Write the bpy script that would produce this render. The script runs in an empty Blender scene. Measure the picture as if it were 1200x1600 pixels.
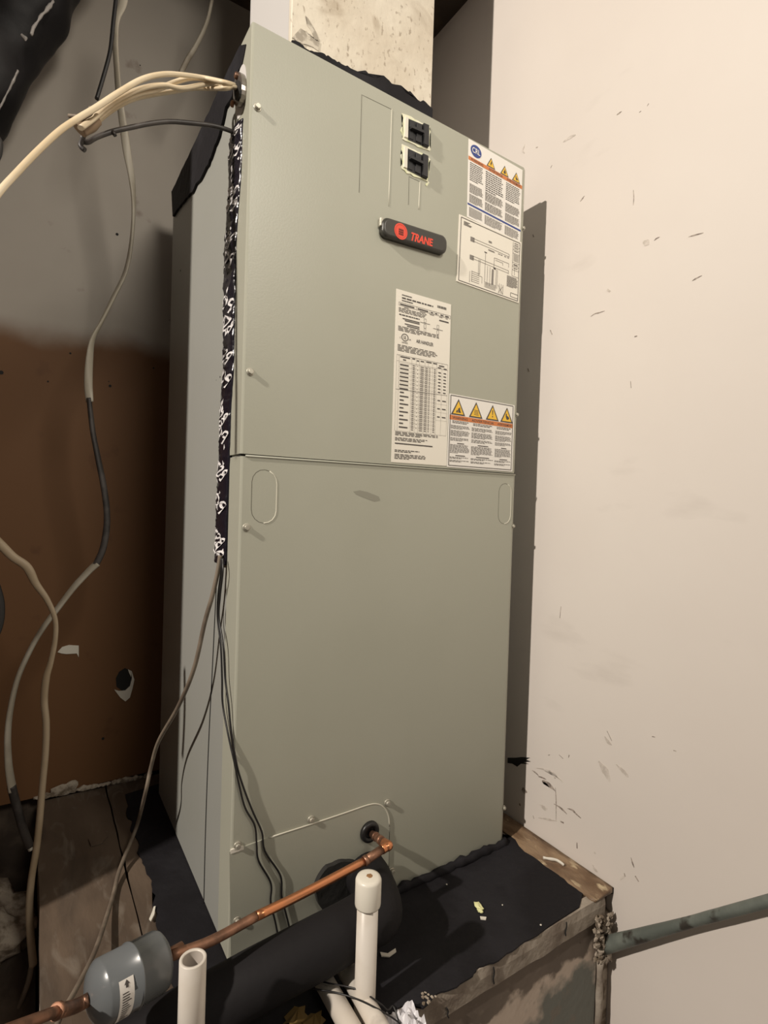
import bpy, bmesh, math, random
from mathutils import Vector, Matrix, Quaternion, noise
random.seed(4)
COL = bpy.context.scene.collection
SC = bpy.context.scene

# ---------------------------------------------------------------- camera
RT = Vector((0.83908619, -0.54306946, 0.03177931))     # camera right
DN = Vector((0.01736648, -0.03164719, -0.99934822))    # camera down
FW = Vector((0.54372122, 0.83909119, -0.01712351))     # camera forward
CP = Vector((-0.23894124, -0.73208823, 0.64945958))
FP = 849.87
cam = bpy.data.cameras.new('camera'); camo = bpy.data.objects.new('camera', cam); COL.objects.link(camo)
cam.sensor_fit = 'HORIZONTAL'; cam.sensor_width = 36; cam.lens = 36 * FP / 1200
cam.clip_start = 0.02; cam.clip_end = 50
M3 = Matrix((RT, -DN, -FW)).transposed()
camo.matrix_world = Matrix.Translation(CP) @ M3.to_4x4()
SC.camera = camo
# ---------------------------------------------------------------- light and exposure
SC.view_settings.view_transform = 'Standard'; SC.view_settings.look = 'None'
SC.view_settings.gamma = 1; SC.view_settings.use_curve_mapping = False
SC.view_settings.exposure = 0.0
w = bpy.data.worlds.new('world'); SC.world = w; w.use_nodes = True
w.node_tree.nodes['Background'].inputs[0].default_value = (1.0, 0.9, 0.8, 1)
w.node_tree.nodes['Background'].inputs[1].default_value = 0.10
def lamp(name, typ, loc, power, color, size=0.03, target=None):
    l = bpy.data.lights.new(name, typ); l.energy = power; l.color = color
    if typ == 'AREA': l.shape = 'DISK'; l.size = size
    else: l.shadow_soft_size = size
    if typ == 'SPOT': l.spot_size = math.radians(62); l.spot_blend = 1.0
    o = bpy.data.objects.new(name, l); COL.objects.link(o); o.location = loc
    if target: o.rotation_euler = (Vector(target) - Vector(loc)).to_track_quat('-Z', 'Y').to_euler()
    return o
lamp('bare_bulb_lamp', 'POINT', (-2.60, -0.56, 2.40), 462, (1.0, 0.905, 0.80), 0.04)
lamp('fill_spot', 'SPOT', (0.22, -1.60, 1.90), 82, (1.0, 0.93, 0.81), 0.25, (0.10, 0.1, 1.10))  # fill spot added behind the camera to brighten the front, no known fixture

# ---------------------------------------------------------------- helpers
D, H, XW, YP = 0.5015, 1.29, 0.6048, -0.187     # casing depth and height, right wall, plinth front
def ray(u, v): return RT * ((u - 600) / FP) + DN * ((v - 800) / FP) + FW
def onp(u, v, a, k):
    d = ray(u, v); return CP + d * ((k - CP[a]) / d[a])
def X(u, v, k): return onp(u, v, 0, k)
def Y(u, v, k=0.0): return onp(u, v, 1, k)
def Z(u, v, k=0.0): return onp(u, v, 2, k)
def A(u, v, dep): return CP + ray(u, v) * dep

def s2l(c):
    c = c / 255.0
    return c / 12.92 if c <= 0.04045 else ((c + 0.055) / 1.055) ** 2.4
def rgb(r, g, b): return (s2l(r), s2l(g), s2l(b), 1)

def mat(name, col, rough=0.6, metal=0.0, spec=0.5, col2=None, nscale=8, lo=0.45, hi=0.6, detail=5, bump=0.0, bscale=60, stretch=(1, 1, 1), coat=0.0):
    m = bpy.data.materials.new(name); m.use_nodes = True; nt = m.node_tree; b = nt.nodes['Principled BSDF']
    b.inputs['Base Color'].default_value = col; b.inputs['Roughness'].default_value = rough
    b.inputs['Metallic'].default_value = metal; b.inputs['Specular IOR Level'].default_value = spec
    b.inputs['Coat Weight'].default_value = coat
    g = nt.nodes.new('ShaderNodeNewGeometry'); mp = nt.nodes.new('ShaderNodeMapping')
    mp.inputs['Scale'].default_value = stretch
    nt.links.new(g.outputs['Position'], mp.inputs['Vector'])
    m['pos'] = mp.name
    if col2 is not None:
        n = nt.nodes.new('ShaderNodeTexNoise'); n.inputs['Scale'].default_value = nscale; n.inputs['Detail'].default_value = detail
        nt.links.new(mp.outputs[0], n.inputs['Vector'])
        r = nt.nodes.new('ShaderNodeValToRGB'); r.color_ramp.elements[0].position = lo; r.color_ramp.elements[1].position = hi
        r.color_ramp.elements[0].color = col; r.color_ramp.elements[1].color = col2
        nt.links.new(n.outputs['Fac'], r.inputs['Fac']); nt.links.new(r.outputs['Color'], b.inputs['Base Color'])
        r.name = 'ramp'
    if bump:
        n = nt.nodes.new('ShaderNodeTexNoise'); n.inputs['Scale'].default_value = bscale; n.inputs['Detail'].default_value = 6
        nt.links.new(mp.outputs[0], n.inputs['Vector'])
        bp = nt.nodes.new('ShaderNodeBump'); bp.inputs['Strength'].default_value = bump; bp.inputs['Distance'].default_value = 0.004
        nt.links.new(n.outputs['Fac'], bp.inputs['Height']); nt.links.new(bp.outputs[0], b.inputs['Normal'])
    return m
def overlay(m, col, fac_builder):
    """mix another colour over the material's base colour; fac_builder(nt, pos_socket) returns a factor socket"""
    nt = m.node_tree; b = nt.nodes['Principled BSDF']; inp = b.inputs['Base Color']
    mx = nt.nodes.new('ShaderNodeMix'); mx.data_type = 'RGBA'
    if inp.links: nt.links.new(inp.links[0].from_socket, mx.inputs[6])
    else: mx.inputs[6].default_value = inp.default_value
    mx.inputs[7].default_value = col
    nt.links.new(fac_builder(nt, nt.nodes[m['pos']].outputs[0]), mx.inputs[0])
    nt.links.new(mx.outputs[2], inp)
def noisefac(scale, lo, hi, detail=6, amount=1.0, stretch=None, band=None, dist=0.0):
    """noise threshold factor; band=(axis, centre, softness, noise amount): below centre -> 1"""
    def f(nt, pos):
        src = pos
        if stretch:
            mp = nt.nodes.new('ShaderNodeMapping'); mp.inputs['Scale'].default_value = stretch
            nt.links.new(pos, mp.inputs['Vector']); src = mp.outputs[0]
        n = nt.nodes.new('ShaderNodeTexNoise'); n.inputs['Scale'].default_value = scale; n.inputs['Detail'].default_value = detail
        n.inputs['Distortion'].default_value = dist
        nt.links.new(src, n.inputs['Vector']); out = n.outputs['Fac']
        if band:
            ax, cen, soft, amt = band
            sp = nt.nodes.new('ShaderNodeSeparateXYZ'); nt.links.new(pos, sp.inputs[0])
            ma = nt.nodes.new('ShaderNodeMath'); ma.operation = 'MULTIPLY_ADD'; ma.inputs[1].default_value = amt
            nt.links.new(out, ma.inputs[0]); nt.links.new(sp.outputs[ax], ma.inputs[2])
            mr = nt.nodes.new('ShaderNodeMapRange'); mr.interpolation_type = 'SMOOTHSTEP'
            mr.inputs[1].default_value = cen - soft + amt * .5; mr.inputs[2].default_value = cen + soft + amt * .5
            mr.inputs[3].default_value = amount; mr.inputs[4].default_value = 0
            nt.links.new(ma.outputs[0], mr.inputs[0]); return mr.outputs[0]
        mr = nt.nodes.new('ShaderNodeMapRange'); mr.inputs[1].default_value = lo; mr.inputs[2].default_value = hi
        mr.inputs[4].default_value = amount
        nt.links.new(out, mr.inputs[0]); return mr.outputs[0]
    return f
def boxfac(centre, size, scale, thr, amount=1.0):
    """ragged blotch of paint or dirt around a world point, shaped by noise"""
    def f(nt, pos):
        mp = nt.nodes.new('ShaderNodeMapping'); mp.inputs['Location'].default_value = [-c / s for c, s in zip(centre, size)]
        mp.inputs['Scale'].default_value = [1 / s for s in size]; nt.links.new(pos, mp.inputs['Vector'])
        ln = nt.nodes.new('ShaderNodeVectorMath'); ln.operation = 'LENGTH'; nt.links.new(mp.outputs[0], ln.inputs[0])
        n = nt.nodes.new('ShaderNodeTexNoise'); n.inputs['Scale'].default_value = scale; n.inputs['Detail'].default_value = 7
        nt.links.new(pos, n.inputs['Vector'])
        ma = nt.nodes.new('ShaderNodeMath'); ma.operation = 'MULTIPLY_ADD'; ma.inputs[1].default_value = 2.0
        nt.links.new(n.outputs['Fac'], ma.inputs[0]); nt.links.new(ln.outputs['Value'], ma.inputs[2])
        mr = nt.nodes.new('ShaderNodeMapRange'); mr.inputs[1].default_value = thr; mr.inputs[2].default_value = thr + .25
        mr.inputs[3].default_value = amount; mr.inputs[4].default_value = 0
        nt.links.new(ma.outputs[0], mr.inputs[0]); return mr.outputs[0]
    return f

ORG = {}
def worg(o): return ORG.get(o.name, Vector((0, 0, 0))) if o else Vector((0, 0, 0))
def obj(name, bm, m, parent=None, smooth=False, keep=False):
    """link a bmesh built in world coordinates as one mesh object"""
    bmesh.ops.recalc_face_normals(bm, faces=bm.faces) if not keep else None
    if parent: org = worg(parent)
    else:
        xs = [v.co for v in bm.verts]
        org = Vector(((min(c.x for c in xs) + max(c.x for c in xs)) / 2, (min(c.y for c in xs) + max(c.y for c in xs)) / 2, min(c.z for c in xs)))
    bmesh.ops.translate(bm, verts=bm.verts, vec=-org)
    me = bpy.data.meshes.new(name); bm.to_mesh(me); bm.free()
    for mm in (m if isinstance(m, (list, tuple)) else [m]): me.materials.append(mm)
    if smooth:
        for p in me.polygons: p.use_smooth = True
    o = bpy.data.objects.new(name, me); COL.objects.link(o)
    if parent: o.parent = parent
    else: o.location = org
    ORG[o.name] = org
    return o
def thing(name, label, cat, loc, group=None):
    o = bpy.data.objects.new(name, None); COL.objects.link(o); o.location = loc; o.empty_display_size = .05
    o['label'] = label; o['category'] = cat
    if group: o['group'] = group
    ORG[o.name] = Vector(loc); return o
def tag(o, label, cat=None, group=None):
    o['label'] = label
    if cat: o['category'] = cat
    if group: o['group'] = group
    return o
def struct(o): o['kind'] = 'structure'; return o

def box(bm, a, b, bev=0.0, seg=1):
    vs = [bm.verts.new((x, y, z)) for x in (a[0], b[0]) for y in (a[1], b[1]) for z in (a[2], b[2])]
    F = [(0, 1, 3, 2), (4, 6, 7, 5), (0, 4, 5, 1), (2, 3, 7, 6), (0, 2, 6, 4), (1, 5, 7, 3)]
    fs = [bm.faces.new([vs[i] for i in f]) for f in F]
    if bev:
        es = list({e for f in fs for e in f.edges})
        bmesh.ops.bevel(bm, geom=es, offset=bev, segments=seg, affect='EDGES', profile=0.5)
    return vs
def B(a, b, bev=0.0, seg=1):
    bm = bmesh.new(); box(bm, a, b, bev, seg); return bm
def smoothpath(pts, n=8):
    pts = [Vector(p) for p in pts]
    if len(pts) < 3: return pts
    out = []; P = [pts[0] * 2 - pts[1]] + pts + [pts[-1] * 2 - pts[-2]]
    for i in range(1, len(P) - 2):
        p0, p1, p2, p3 = P[i - 1:i + 3]
        for k in range(n):
            t = k / n
            out.append(0.5 * ((2 * p1) + (p2 - p0) * t + (2 * p0 - 5 * p1 + 4 * p2 - p3) * t * t + (3 * p1 - p0 - 3 * p2 + p3) * t ** 3))
    out.append(pts[-1]); return out
def tube(bm, pts, ra, rb=None, seg=10, smooth=8, twist=None, radii=None, cap=True, rough=0.0, jit=0.0):
    """sweep an ellipse ra x rb along pts; twist = (start, end) radians or callable; radii = callable(t)"""
    P = smoothpath(pts, smooth) if smooth else [Vector(p) for p in pts]
    rb = ra if rb is None else rb
    T = [(P[min(i + 1, len(P) - 1)] - P[max(i - 1, 0)]).normalized() for i in range(len(P))]
    up = Vector((0, 0, 1)) if abs(T[0].z) < .9 else Vector((0, 1, 0))
    n = (up - T[0] * up.dot(T[0])).normalized(); rings = []
    for i, p in enumerate(P):
        if i: n = (n - T[i] * n.dot(T[i])).normalized()
        b = T[i].cross(n); t = i / max(1, len(P) - 1)
        tw = 0 if twist is None else twist(t)
        k = 1 if radii is None else radii(t)
        ring = []
        for s in range(seg):
            a = 2 * math.pi * s / seg
            ca, sa = math.cos(a) * ra * k, math.sin(a) * rb * k
            v = n * (ca * math.cos(tw) - sa * math.sin(tw)) + b * (ca * math.sin(tw) + sa * math.cos(tw))
            q = p + v
            if jit: q += v * (noise.noise(q * rough) * jit)
            ring.append(bm.verts.new(q))
        rings.append(ring)
    for i in range(len(rings) - 1):
        for s in range(seg):
            f = bm.faces.new((rings[i][s], rings[i][(s + 1) % seg], rings[i + 1][(s + 1) % seg], rings[i + 1][s])); f.smooth = True
    if cap: bm.faces.new(rings[0][::-1]); bm.faces.new(rings[-1])
    return bm
def lathe(bm, p0, axis, prof, seg=32):
    """prof: list of (distance along axis, radius)"""
    ax = Vector(axis).normalized(); up = Vector((0, 0, 1)) if abs(ax.z) < .9 else Vector((1, 0, 0))
    n = (up - ax * up.dot(ax)).normalized(); b = ax.cross(n); rings = []
    for d, r in prof:
        c = Vector(p0) + ax * d
        if r < 1e-6: rings.append([bm.verts.new(c)])
        else: rings.append([bm.verts.new(c + n * math.cos(2 * math.pi * s / seg) * r + b * math.sin(2 * math.pi * s / seg) * r) for s in range(seg)])
    for i in range(len(rings) - 1):
        r0, r1 = rings[i], rings[i + 1]
        for s in range(seg):
            t = (s + 1) % seg
            if len(r0) == 1 and len(r1) == 1: continue
            if len(r0) == 1: f = bm.faces.new((r0[0], r1[t], r1[s]))
            elif len(r1) == 1: f = bm.faces.new((r0[s], r0[t], r1[0]))
            else: f = bm.faces.new((r0[s], r0[t], r1[t], r1[s]))
            f.smooth = True
    if len(rings[0]) > 1: bm.faces.new(rings[0][::-1])
    if len(rings[-1]) > 1: bm.faces.new(rings[-1])
    return bm
def slab(bm, pts, off):
    """closed outline pts (world) extruded by vector off into a thin solid"""
    off = Vector(off); a = [bm.verts.new(p) for p in pts]; b = [bm.verts.new(Vector(p) + off) for p in pts]
    n = len(pts)
    f1 = bm.faces.new(a); f2 = bm.faces.new(b[::-1])
    for i in range(n): bm.faces.new((a[i], b[i], b[(i + 1) % n], a[(i + 1) % n]))
    bmesh.ops.triangulate(bm, faces=[f1, f2]); return bm
def ragged(p, q, n, amp, nrm, seed=0):
    """points from p towards q with noisy offset along nrm"""
    p, q, nrm = Vector(p), Vector(q), Vector(nrm); out = []
    for i in range(n):
        t = i / n; c = p.lerp(q, t)
        out.append(c + nrm * (amp * noise.noise(c * 40 + Vector((seed, 0, 0))) + amp * .5 * noise.noise(c * 160 + Vector((seed, 5, 0)))))
    return out

# ---------------------------------------------------------------- materials
m_wall = mat('cream_wall_paint', (.74, .685, .63, 1), .55, col2=(.70, .64, .585, 1), nscale=2.2, lo=.35, hi=.7, bump=.10, bscale=14)
overlay(m_wall, (.50, .45, .40, 1), noisefac(9, .66, .8, amount=.35, stretch=(1, .5, 1.5)))
m_back = mat('old_grey_wall_paint', (.40, .36, .315, 1), .7, col2=(.36, .32, .275, 1), nscale=4, lo=.35, hi=.7, bump=.08, bscale=20)
overlay(m_back, (.15, .068, .024, 1), noisefac(5, 0, 0, band=(2, .975, .035, .10)))
overlay(m_back, (.09, .035, .012, 1), noisefac(14, .66, .74, amount=.5))
m_dirt = mat('dark_dirt', (.05, .035, .025, 1), .9, col2=(.10, .075, .055, 1), nscale=14, bump=.5, bscale=50)
m_ceil = mat('dark_ceiling_boards', (.05, .035, .025, 1), .85, col2=(.09, .06, .035, 1), nscale=6, bump=.3)
m_plank = mat('dusty_plank', (.125, .088, .060, 1), .8, col2=(.075, .050, .032, 1), nscale=9, lo=.35, hi=.7, bump=.3, bscale=45, stretch=(1.6, .5, 1))
overlay(m_plank, (.20, .165, .13, 1), noisefac(22, .55, .72, amount=.7, dist=1.0))
overlay(m_plank, (.03, .022, .016, 1), noisefac(7, .56, .70, amount=.6, dist=.8))
m_mat = mat('black_mastic', (.012, .011, .013, 1), .7, col2=(.020, .019, .022, 1), nscale=7, bump=.5, bscale=55, spec=.2)
m_edge = mat('flaking_plaster', (.38, .33, .27, 1), .85, col2=(.20, .16, .125, 1), nscale=16, lo=.4, hi=.62, bump=.8, bscale=60)
m_riser = mat('patched_riser', (.17, .135, .105, 1), .8, col2=(.145, .115, .09, 1), nscale=8, bump=.3, bscale=40)
overlay(m_riser, (.60, .50, .41, 1), noisefac(18, 0, 0, band=(2, -.082, .006, .10)))
overlay(m_riser, (.19, .195, .17, 1), boxfac((.49, YP, -.185), (.095, .3, .075), 16, 2.0))
overlay(m_riser, (.24, .20, .16, 1), noisefac(30, .62, .70, amount=.6))
m_strip = mat('rough_glued_timber', (.30, .205, .125, 1), .5, col2=(.15, .09, .05, 1), nscale=20, lo=.4, hi=.6, bump=.9, bscale=70, stretch=(1.5, .6, 1))
overlay(m_strip, (.62, .50, .32, 1), noisefac(35, .6, .68, amount=.8))
m_sage = mat('sage_enamel', (.40, .40, .33, 1), .38, spec=.45, col2=(.385, .385, .315, 1), nscale=3, bump=.04, bscale=350)
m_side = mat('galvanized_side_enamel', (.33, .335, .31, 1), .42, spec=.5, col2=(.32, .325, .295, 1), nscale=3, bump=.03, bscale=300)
m_screw = mat('zinc_screw', (.46, .44, .37, 1), .42, metal=.5)
m_edgeshade = mat('edge_shade_paint', (.10, .095, .07, 1), .7)  # dark tone that paints shade along sheet edges
m_edgelit = mat('lit_edge_paint', (.62, .60, .50, 1), .4)  # pale tone that paints edges as if lit
m_dark = mat('dark_gap', (.012, .011, .010, 1), .8)
m_breaker = mat('black_breaker_plastic', (.010, .010, .012, 1), .5)
m_torn = mat('torn_yellow_white_edge', (.80, .78, .62, 1), .6, col2=(.70, .72, .45, 1), nscale=60)
m_badge = mat('charcoal_badge', (.040, .038, .032, 1), .4)
m_red = mat('badge_red', (.80, .07, .035, 1), .45)
m_paper = mat('cream_label_paper', (.80, .76, .67, 1), .45)
m_white = mat('white_label_paper', (.82, .79, .74, 1), .35)
m_ink = mat('black_ink', (.07, .06, .055, 1), .6)
m_ink2 = mat('grey_ink', (.22, .20, .18, 1), .6)
m_orange = mat('orange_ink', (.62, .20, .06, 1), .5)
m_yellow = mat('yellow_ink', (.85, .52, .05, 1), .5)
m_blue = mat('blue_ink', (.03, .06, .25, 1), .5)
m_duct = mat('painted_duct_board', (.72, .66, .55, 1), .7, col2=(.64, .57, .46, 1), nscale=9, lo=.4, hi=.65, bump=.55, bscale=38)
overlay(m_duct, (.26, .20, .14, 1), noisefac(130, .60, .68, amount=.6, stretch=(1, 1, .6)))
overlay(m_duct, (.32, .25, .17, 1), noisefac(9, .60, .72, amount=.45, dist=1.5))
m_ductm = mat('smooth_duct_metal', (.66, .64, .62, 1), .45)
m_nm = mat('cream_cable_sheath', (.68, .57, .40, 1), .45, col2=(.60, .48, .31, 1), nscale=15)
m_nmg = mat('dusty_white_cable_sheath', (.42, .38, .31, 1), .5, col2=(.34, .30, .235, 1), nscale=15)
m_nmd = mat('aged_cream_cable_sheath', (.40, .31, .21, 1), .5, col2=(.33, .25, .16, 1), nscale=15)
m_nmgd = mat('dirty_grey_cable_sheath', (.28, .25, .20, 1), .55, col2=(.20, .17, .13, 1), nscale=25)
m_greyc = mat('dusty_grey_cable', (.20, .16, .12, 1), .6, col2=(.13, .10, .075, 1), nscale=25)
m_black = mat('black_cable', (.014, .013, .013, 1), .4)
m_dsheath = mat('black_cable_sheath', (.035, .03, .028, 1), .5, col2=(.07, .06, .055, 1), nscale=30)
m_tapeb = mat('brown_stub', (.22, .15, .09, 1), .6)
m_steel = mat('cast_clamp_metal', (.32, .29, .26, 1), .3, metal=.8)
m_copper = mat('bright_copper', (.72, .30, .14, 1), .28, metal=.9, col2=(.60, .27, .14, 1), nscale=20)
m_copperd = mat('tarnished_copper', (.36, .19, .12, 1), .42, metal=.7, col2=(.16, .09, .06, 1), nscale=45, lo=.4, hi=.6)
m_foam = mat('black_pipe_foam', (.014, .013, .014, 1), .7, spec=.2, bump=.15, bscale=90)
m_seal = mat('worn_foam_seal', (.030, .029, .027, 1), .8, spec=.2, bump=.4, bscale=70)
m_pvc = mat('white_pvc', (.72, .67, .60, 1), .35, col2=(.66, .60, .52, 1), nscale=14)
overlay(m_pvc, (.30, .25, .2, 1), noisefac(30, .62, .72, amount=.35, stretch=(1, 1, .35)))
m_pvci = mat('pvc_inside', (.50, .45, .40, 1), .5)
m_cap = mat('stained_pvc_cap', (.80, .76, .66, 1), .35)
m_drier = mat('grey_blue_enamel', (.135, .145, .15, 1), .25, spec=.5, coat=.2)
m_verd = mat('verdigris_pipe', (.115, .13, .115, 1), .55, metal=.1, col2=(.18, .20, .175, 1), nscale=25, lo=.4, hi=.65, bump=.3, bscale=60)
overlay(m_verd, (.035, .028, .022, 1), noisefac(26, .57, .64, amount=.9))
m_flex = mat('black_wrap_film', (.012, .011, .012, 1), .55, spec=.25, col2=(.022, .020, .021, 1), nscale=10, bump=.4, bscale=25)
m_gleam = mat('seam_gleam_paint', (.45, .42, .40, 1), .3)  # pale tone for the gleams painted on the black wrap
m_plaster = mat('crumbly_plaster', (.42, .36, .29, 1), .9, col2=(.17, .13, .09, 1), nscale=50, bump=.8, bscale=80)
m_chip = mat('white_paint_chip', (.75, .71, .62, 1), .6)
m_leaf = mat('yellow_green_scrap', (.80, .80, .42, 1), .6)
m_brownleaf = mat('dry_leaf', (.16, .10, .025, 1), .7)
m_bag = mat('white_crumpled_plastic', (.70, .69, .72, 1), .3)
m_tape = mat('black_plastic_tape', (.012, .010, .016, 1), .18, spec=.6, bump=.3, bscale=90)
m_tprint = mat('white_tape_print', (.78, .76, .76, 1), .3)
m_scuff = mat('wall_scuff', (.22, .18, .155, 1), .8, col2=(.42, .36, .31, 1), nscale=180, lo=.45, hi=.6)
m_scuff2 = mat('pale_wall_scuff', (.52, .465, .41, 1), .8, col2=(.66, .60, .54, 1), nscale=120, lo=.42, hi=.6)
m_soot = mat('black_smear', (.02, .018, .016, 1), .8)

# ---------------------------------------------------------------- the setting
o = struct(obj('wall_right', B((XW, -2.2, -.75), (XW + .1, .70, 2.4)), m_wall)); wr = o
ow = struct(obj('wall_back', B((-.65, .603, .008), (XW, .70, 2.0)), m_back))
struct(obj('wall_left', B((-.65, .139, -.75), (-.55, .603, 2.0)), m_back))
struct(obj('ceiling', B((-.65, .14, 1.842), (XW, .70, 1.95)), m_ceil))
struct(obj('floor', B((-3.4, -2.2, -.80), (XW + .1, .70, -.75)), m_dirt))

struct(obj('trim_2', B((-.65, .632, -.75), (XW, .70, .007)), m_dirt))
# scuffs on the right wall, each a thin dried smear
def smear(bm, pts, wpx, x=XW - .0004):
    P = smoothpath([X(u + random.uniform(-.8, .8), v + random.uniform(-.8, .8), x) for u, v in pts], 4); n = len(P)
    L, Rr = [], []
    for i, p in enumerate(P):
        t = (P[min(i + 1, n - 1)] - P[max(i - 1, 0)]).normalized(); s = Vector((0, -t.z, t.y))
        k = wpx * .0009 * (math.sin(math.pi * (i + .25) / (n - .5)) * .9 + .15) * random.uniform(.7, 1.2)
        L.append(p + s * k); Rr.append(p - s * k)
    slab(bm, L + Rr[::-1], (.0008, 0, 0))
bm = bmesh.new()
for pts, wd in [(((964, 180), (968, 177), (972, 174)), 1.4), (((998, 175), (1001, 173)), 1), (((1011, 165), (1013, 161)), 1),
                (((906, 315), (910, 311), (914, 305)), 1.2), (((1022, 376), (1026, 373), (1030, 371)), 1.2),
                (((1076, 370), (1084, 368), (1091, 366), (1099, 363)), 1.2), (((1081, 438), (1089, 435), (1096, 430)), 1.2),
                (((922, 495), (930, 491), (937, 488), (945, 486)), 1.3), (((992, 526), (995, 525)), 1.6), (((990, 297), (991, 308), (990, 320)), .8),
                (((838, 230), (840, 229)), 1.6), (((860, 262), (862, 258)), 1), (((862, 522), (859, 516)), 1.4), (((985, 595), (986, 606)), .8),
                (((1018, 1150), (1024, 1151)), 1), (((1053, 1172), (1057, 1173)), 1.2), (((857, 1180), (859, 1179)), 1.2), (((889, 1183), (890, 1179)), 1.4),
                (((831, 1203), (838, 1208), (842, 1212)), 1.6), (((840, 1213), (847, 1215), (853, 1218)), 1.6), (((849, 1224), (848, 1221), (853, 1221), (860, 1226), (867, 1236)), 1.8),
                (((866, 1215), (868, 1216)), 1.6), (((868, 1230), (869, 1250), (868, 1282)), .9), (((865, 1256), (878, 1263), (886, 1272)), 1.8),
                (((886, 1264), (894, 1265), (901, 1272), (908, 1279)), 1.8), (((832, 1275), (834, 1279)), 1.2), (((875, 1284), (880, 1286)), 2.2),
                (((901, 1317), (902, 1326)), 1.6), (((985, 1340), (989, 1350), (991, 1356)), 1.4), (((993, 1368), (997, 1377)), 2.2), (((976, 1365), (977, 1369)), 1.4),
                (((877, 948), (875, 965)), .8), (((948, 1142), (955, 1158)), .8), (((874, 1180), (880, 1186)), .8), (((825, 575), (826, 580)), 1.5), (((832, 366), (834, 370)), 1.5)]:
    smear(bm, pts, wd)
sc = obj('scuff_marks', bm, m_scuff, wr); sc['kind'] = 'stuff'; tag(sc, 'small dark scratches and scuffs')
bm = bmesh.new()
for pts, wd in [(((935, 1190), (945, 1205), (953, 1222)), 7), (((962, 1195), (975, 1208), (982, 1214)), 4), (((842, 1256), (850, 1262), (855, 1264)), 4), (((945, 1150), (950, 1160), (955, 1164)), 3),
                (((840, 1278), (856, 1280), (870, 1283)), 2), (((925, 1350), (930, 1358), (934, 1362)), 3), (((1005, 378), (1010, 380), (1014, 381)), 5), (((928, 1330), (930, 1334)), 3), (((948, 453), (953, 456)), 4),
                (((820, 240), (816, 236), (820, 226)), 2.5), (((880, 222), (890, 215), (900, 210)), 3), (((975, 1370), (968, 1375)), 3), (((835, 1200), (860, 1205), (880, 1222)), 1.5)]:
    smear(bm, pts, wd)
sc = obj('scuff_marks', bm, m_scuff2, wr); sc['kind'] = 'stuff'; tag(sc, 'faint grey smudges')
bm = bmesh.new()
slab(bm, [X(u, v, XW - .0006) for u, v in [(793, 1184), (805, 1184), (815, 1183), (828, 1184), (822, 1187), (829, 1190), (818, 1191), (826, 1194), (812, 1193), (808, 1198), (800, 1193), (793, 1192)]], (.001, 0, 0))
tag(obj('black_smear', bm, m_soot, wr), 'black smear beside the cabinet')
bm = bmesh.new()
smear(bm, ((815, 1235), (819, 1236), (824, 1238)), 6); smear(bm, ((812, 1255), (813, 1259)), 4)
tag(obj('black_smear', bm, m_scuff, wr), 'dark grey blots beside the cabinet')
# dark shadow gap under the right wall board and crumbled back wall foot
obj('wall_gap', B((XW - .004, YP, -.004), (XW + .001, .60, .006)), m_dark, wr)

# damage on the back wall
def blob(bm, c, sx, sy, sz, sub=2, amp=.35, fr=40):
    g = bmesh.ops.create_icosphere(bm, subdivisions=sub, radius=1)
    for v in g['verts']:
        k = 1 + amp * noise.noise(v.co * 1.7 + Vector(c) * fr)
        v.co = Vector((v.co.x * sx * k, v.co.y * sy * k, v.co.z * sz * k)) + Vector(c)
bm = bmesh.new()
slab(bm, [Y(u, v, .6024) for u, v in [(181, 1060), (186, 1050), (195, 1044), (204, 1047), (208, 1060), (207, 1072), (200, 1080), (190, 1079), (182, 1073)]], (0, .002, 0))
obj('broken_hole', bm, m_dark, ow)
bm = bmesh.new()
slab(bm, [Y(u, v, .600) for u, v in [(179, 1078), (186, 1080), (196, 1079), (203, 1072), (206, 1060), (202, 1052), (200, 1046), (206, 1049), (210, 1062), (207, 1076), (203, 1090), (196, 1096), (188, 1090)]], (0, .003, 0))
tag(obj('torn_paper', bm, m_chip, ow), 'torn white board face around the hole')
bm = bmesh.new()
slab(bm, [Y(u, v, .601) for u, v in [(90, 1019), (97, 1011), (108, 1008), (123, 1009), (123, 1027), (120, 1021), (104, 1022), (96, 1021)]], (0, .002, 0))
tag(obj('paint_scrape', bm, m_chip, ow), 'pale scrape in the brown paint')
bm = bmesh.new()
for u, v, r in [(183, 366, .003), (172, 603, .003), (170, 596, .0012), (219, 102, .0012), (75, 596, .0018), (161, 1154, .003), (2, 582, .004), (110, 552, .002), (240, 575, .002)]:
    c = Y(u, v, .6025); lathe(bm, c, (0, -1, 0), [(-.001, r), (.0004, r)], 8)
o = obj('nail_holes', bm, m_dark, ow); o['kind'] = 'stuff'
bm = bmesh.new()
for i in range(22):
    u = 60 + i * 8 + random.uniform(-3, 3); c = Y(u, 1246 - (u - 60) * .2, .598)
    blob(bm, c, random.uniform(.006, .014), .006, random.uniform(.003, .008), 1)
blob(bm, Y(97, 1234, .597), .022, .005, .012); blob(bm, Y(112, 1228, .597), .012, .005, .012)
o = obj('crumbled_edge', bm, m_plaster, ow); o['kind'] = 'stuff'

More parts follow.
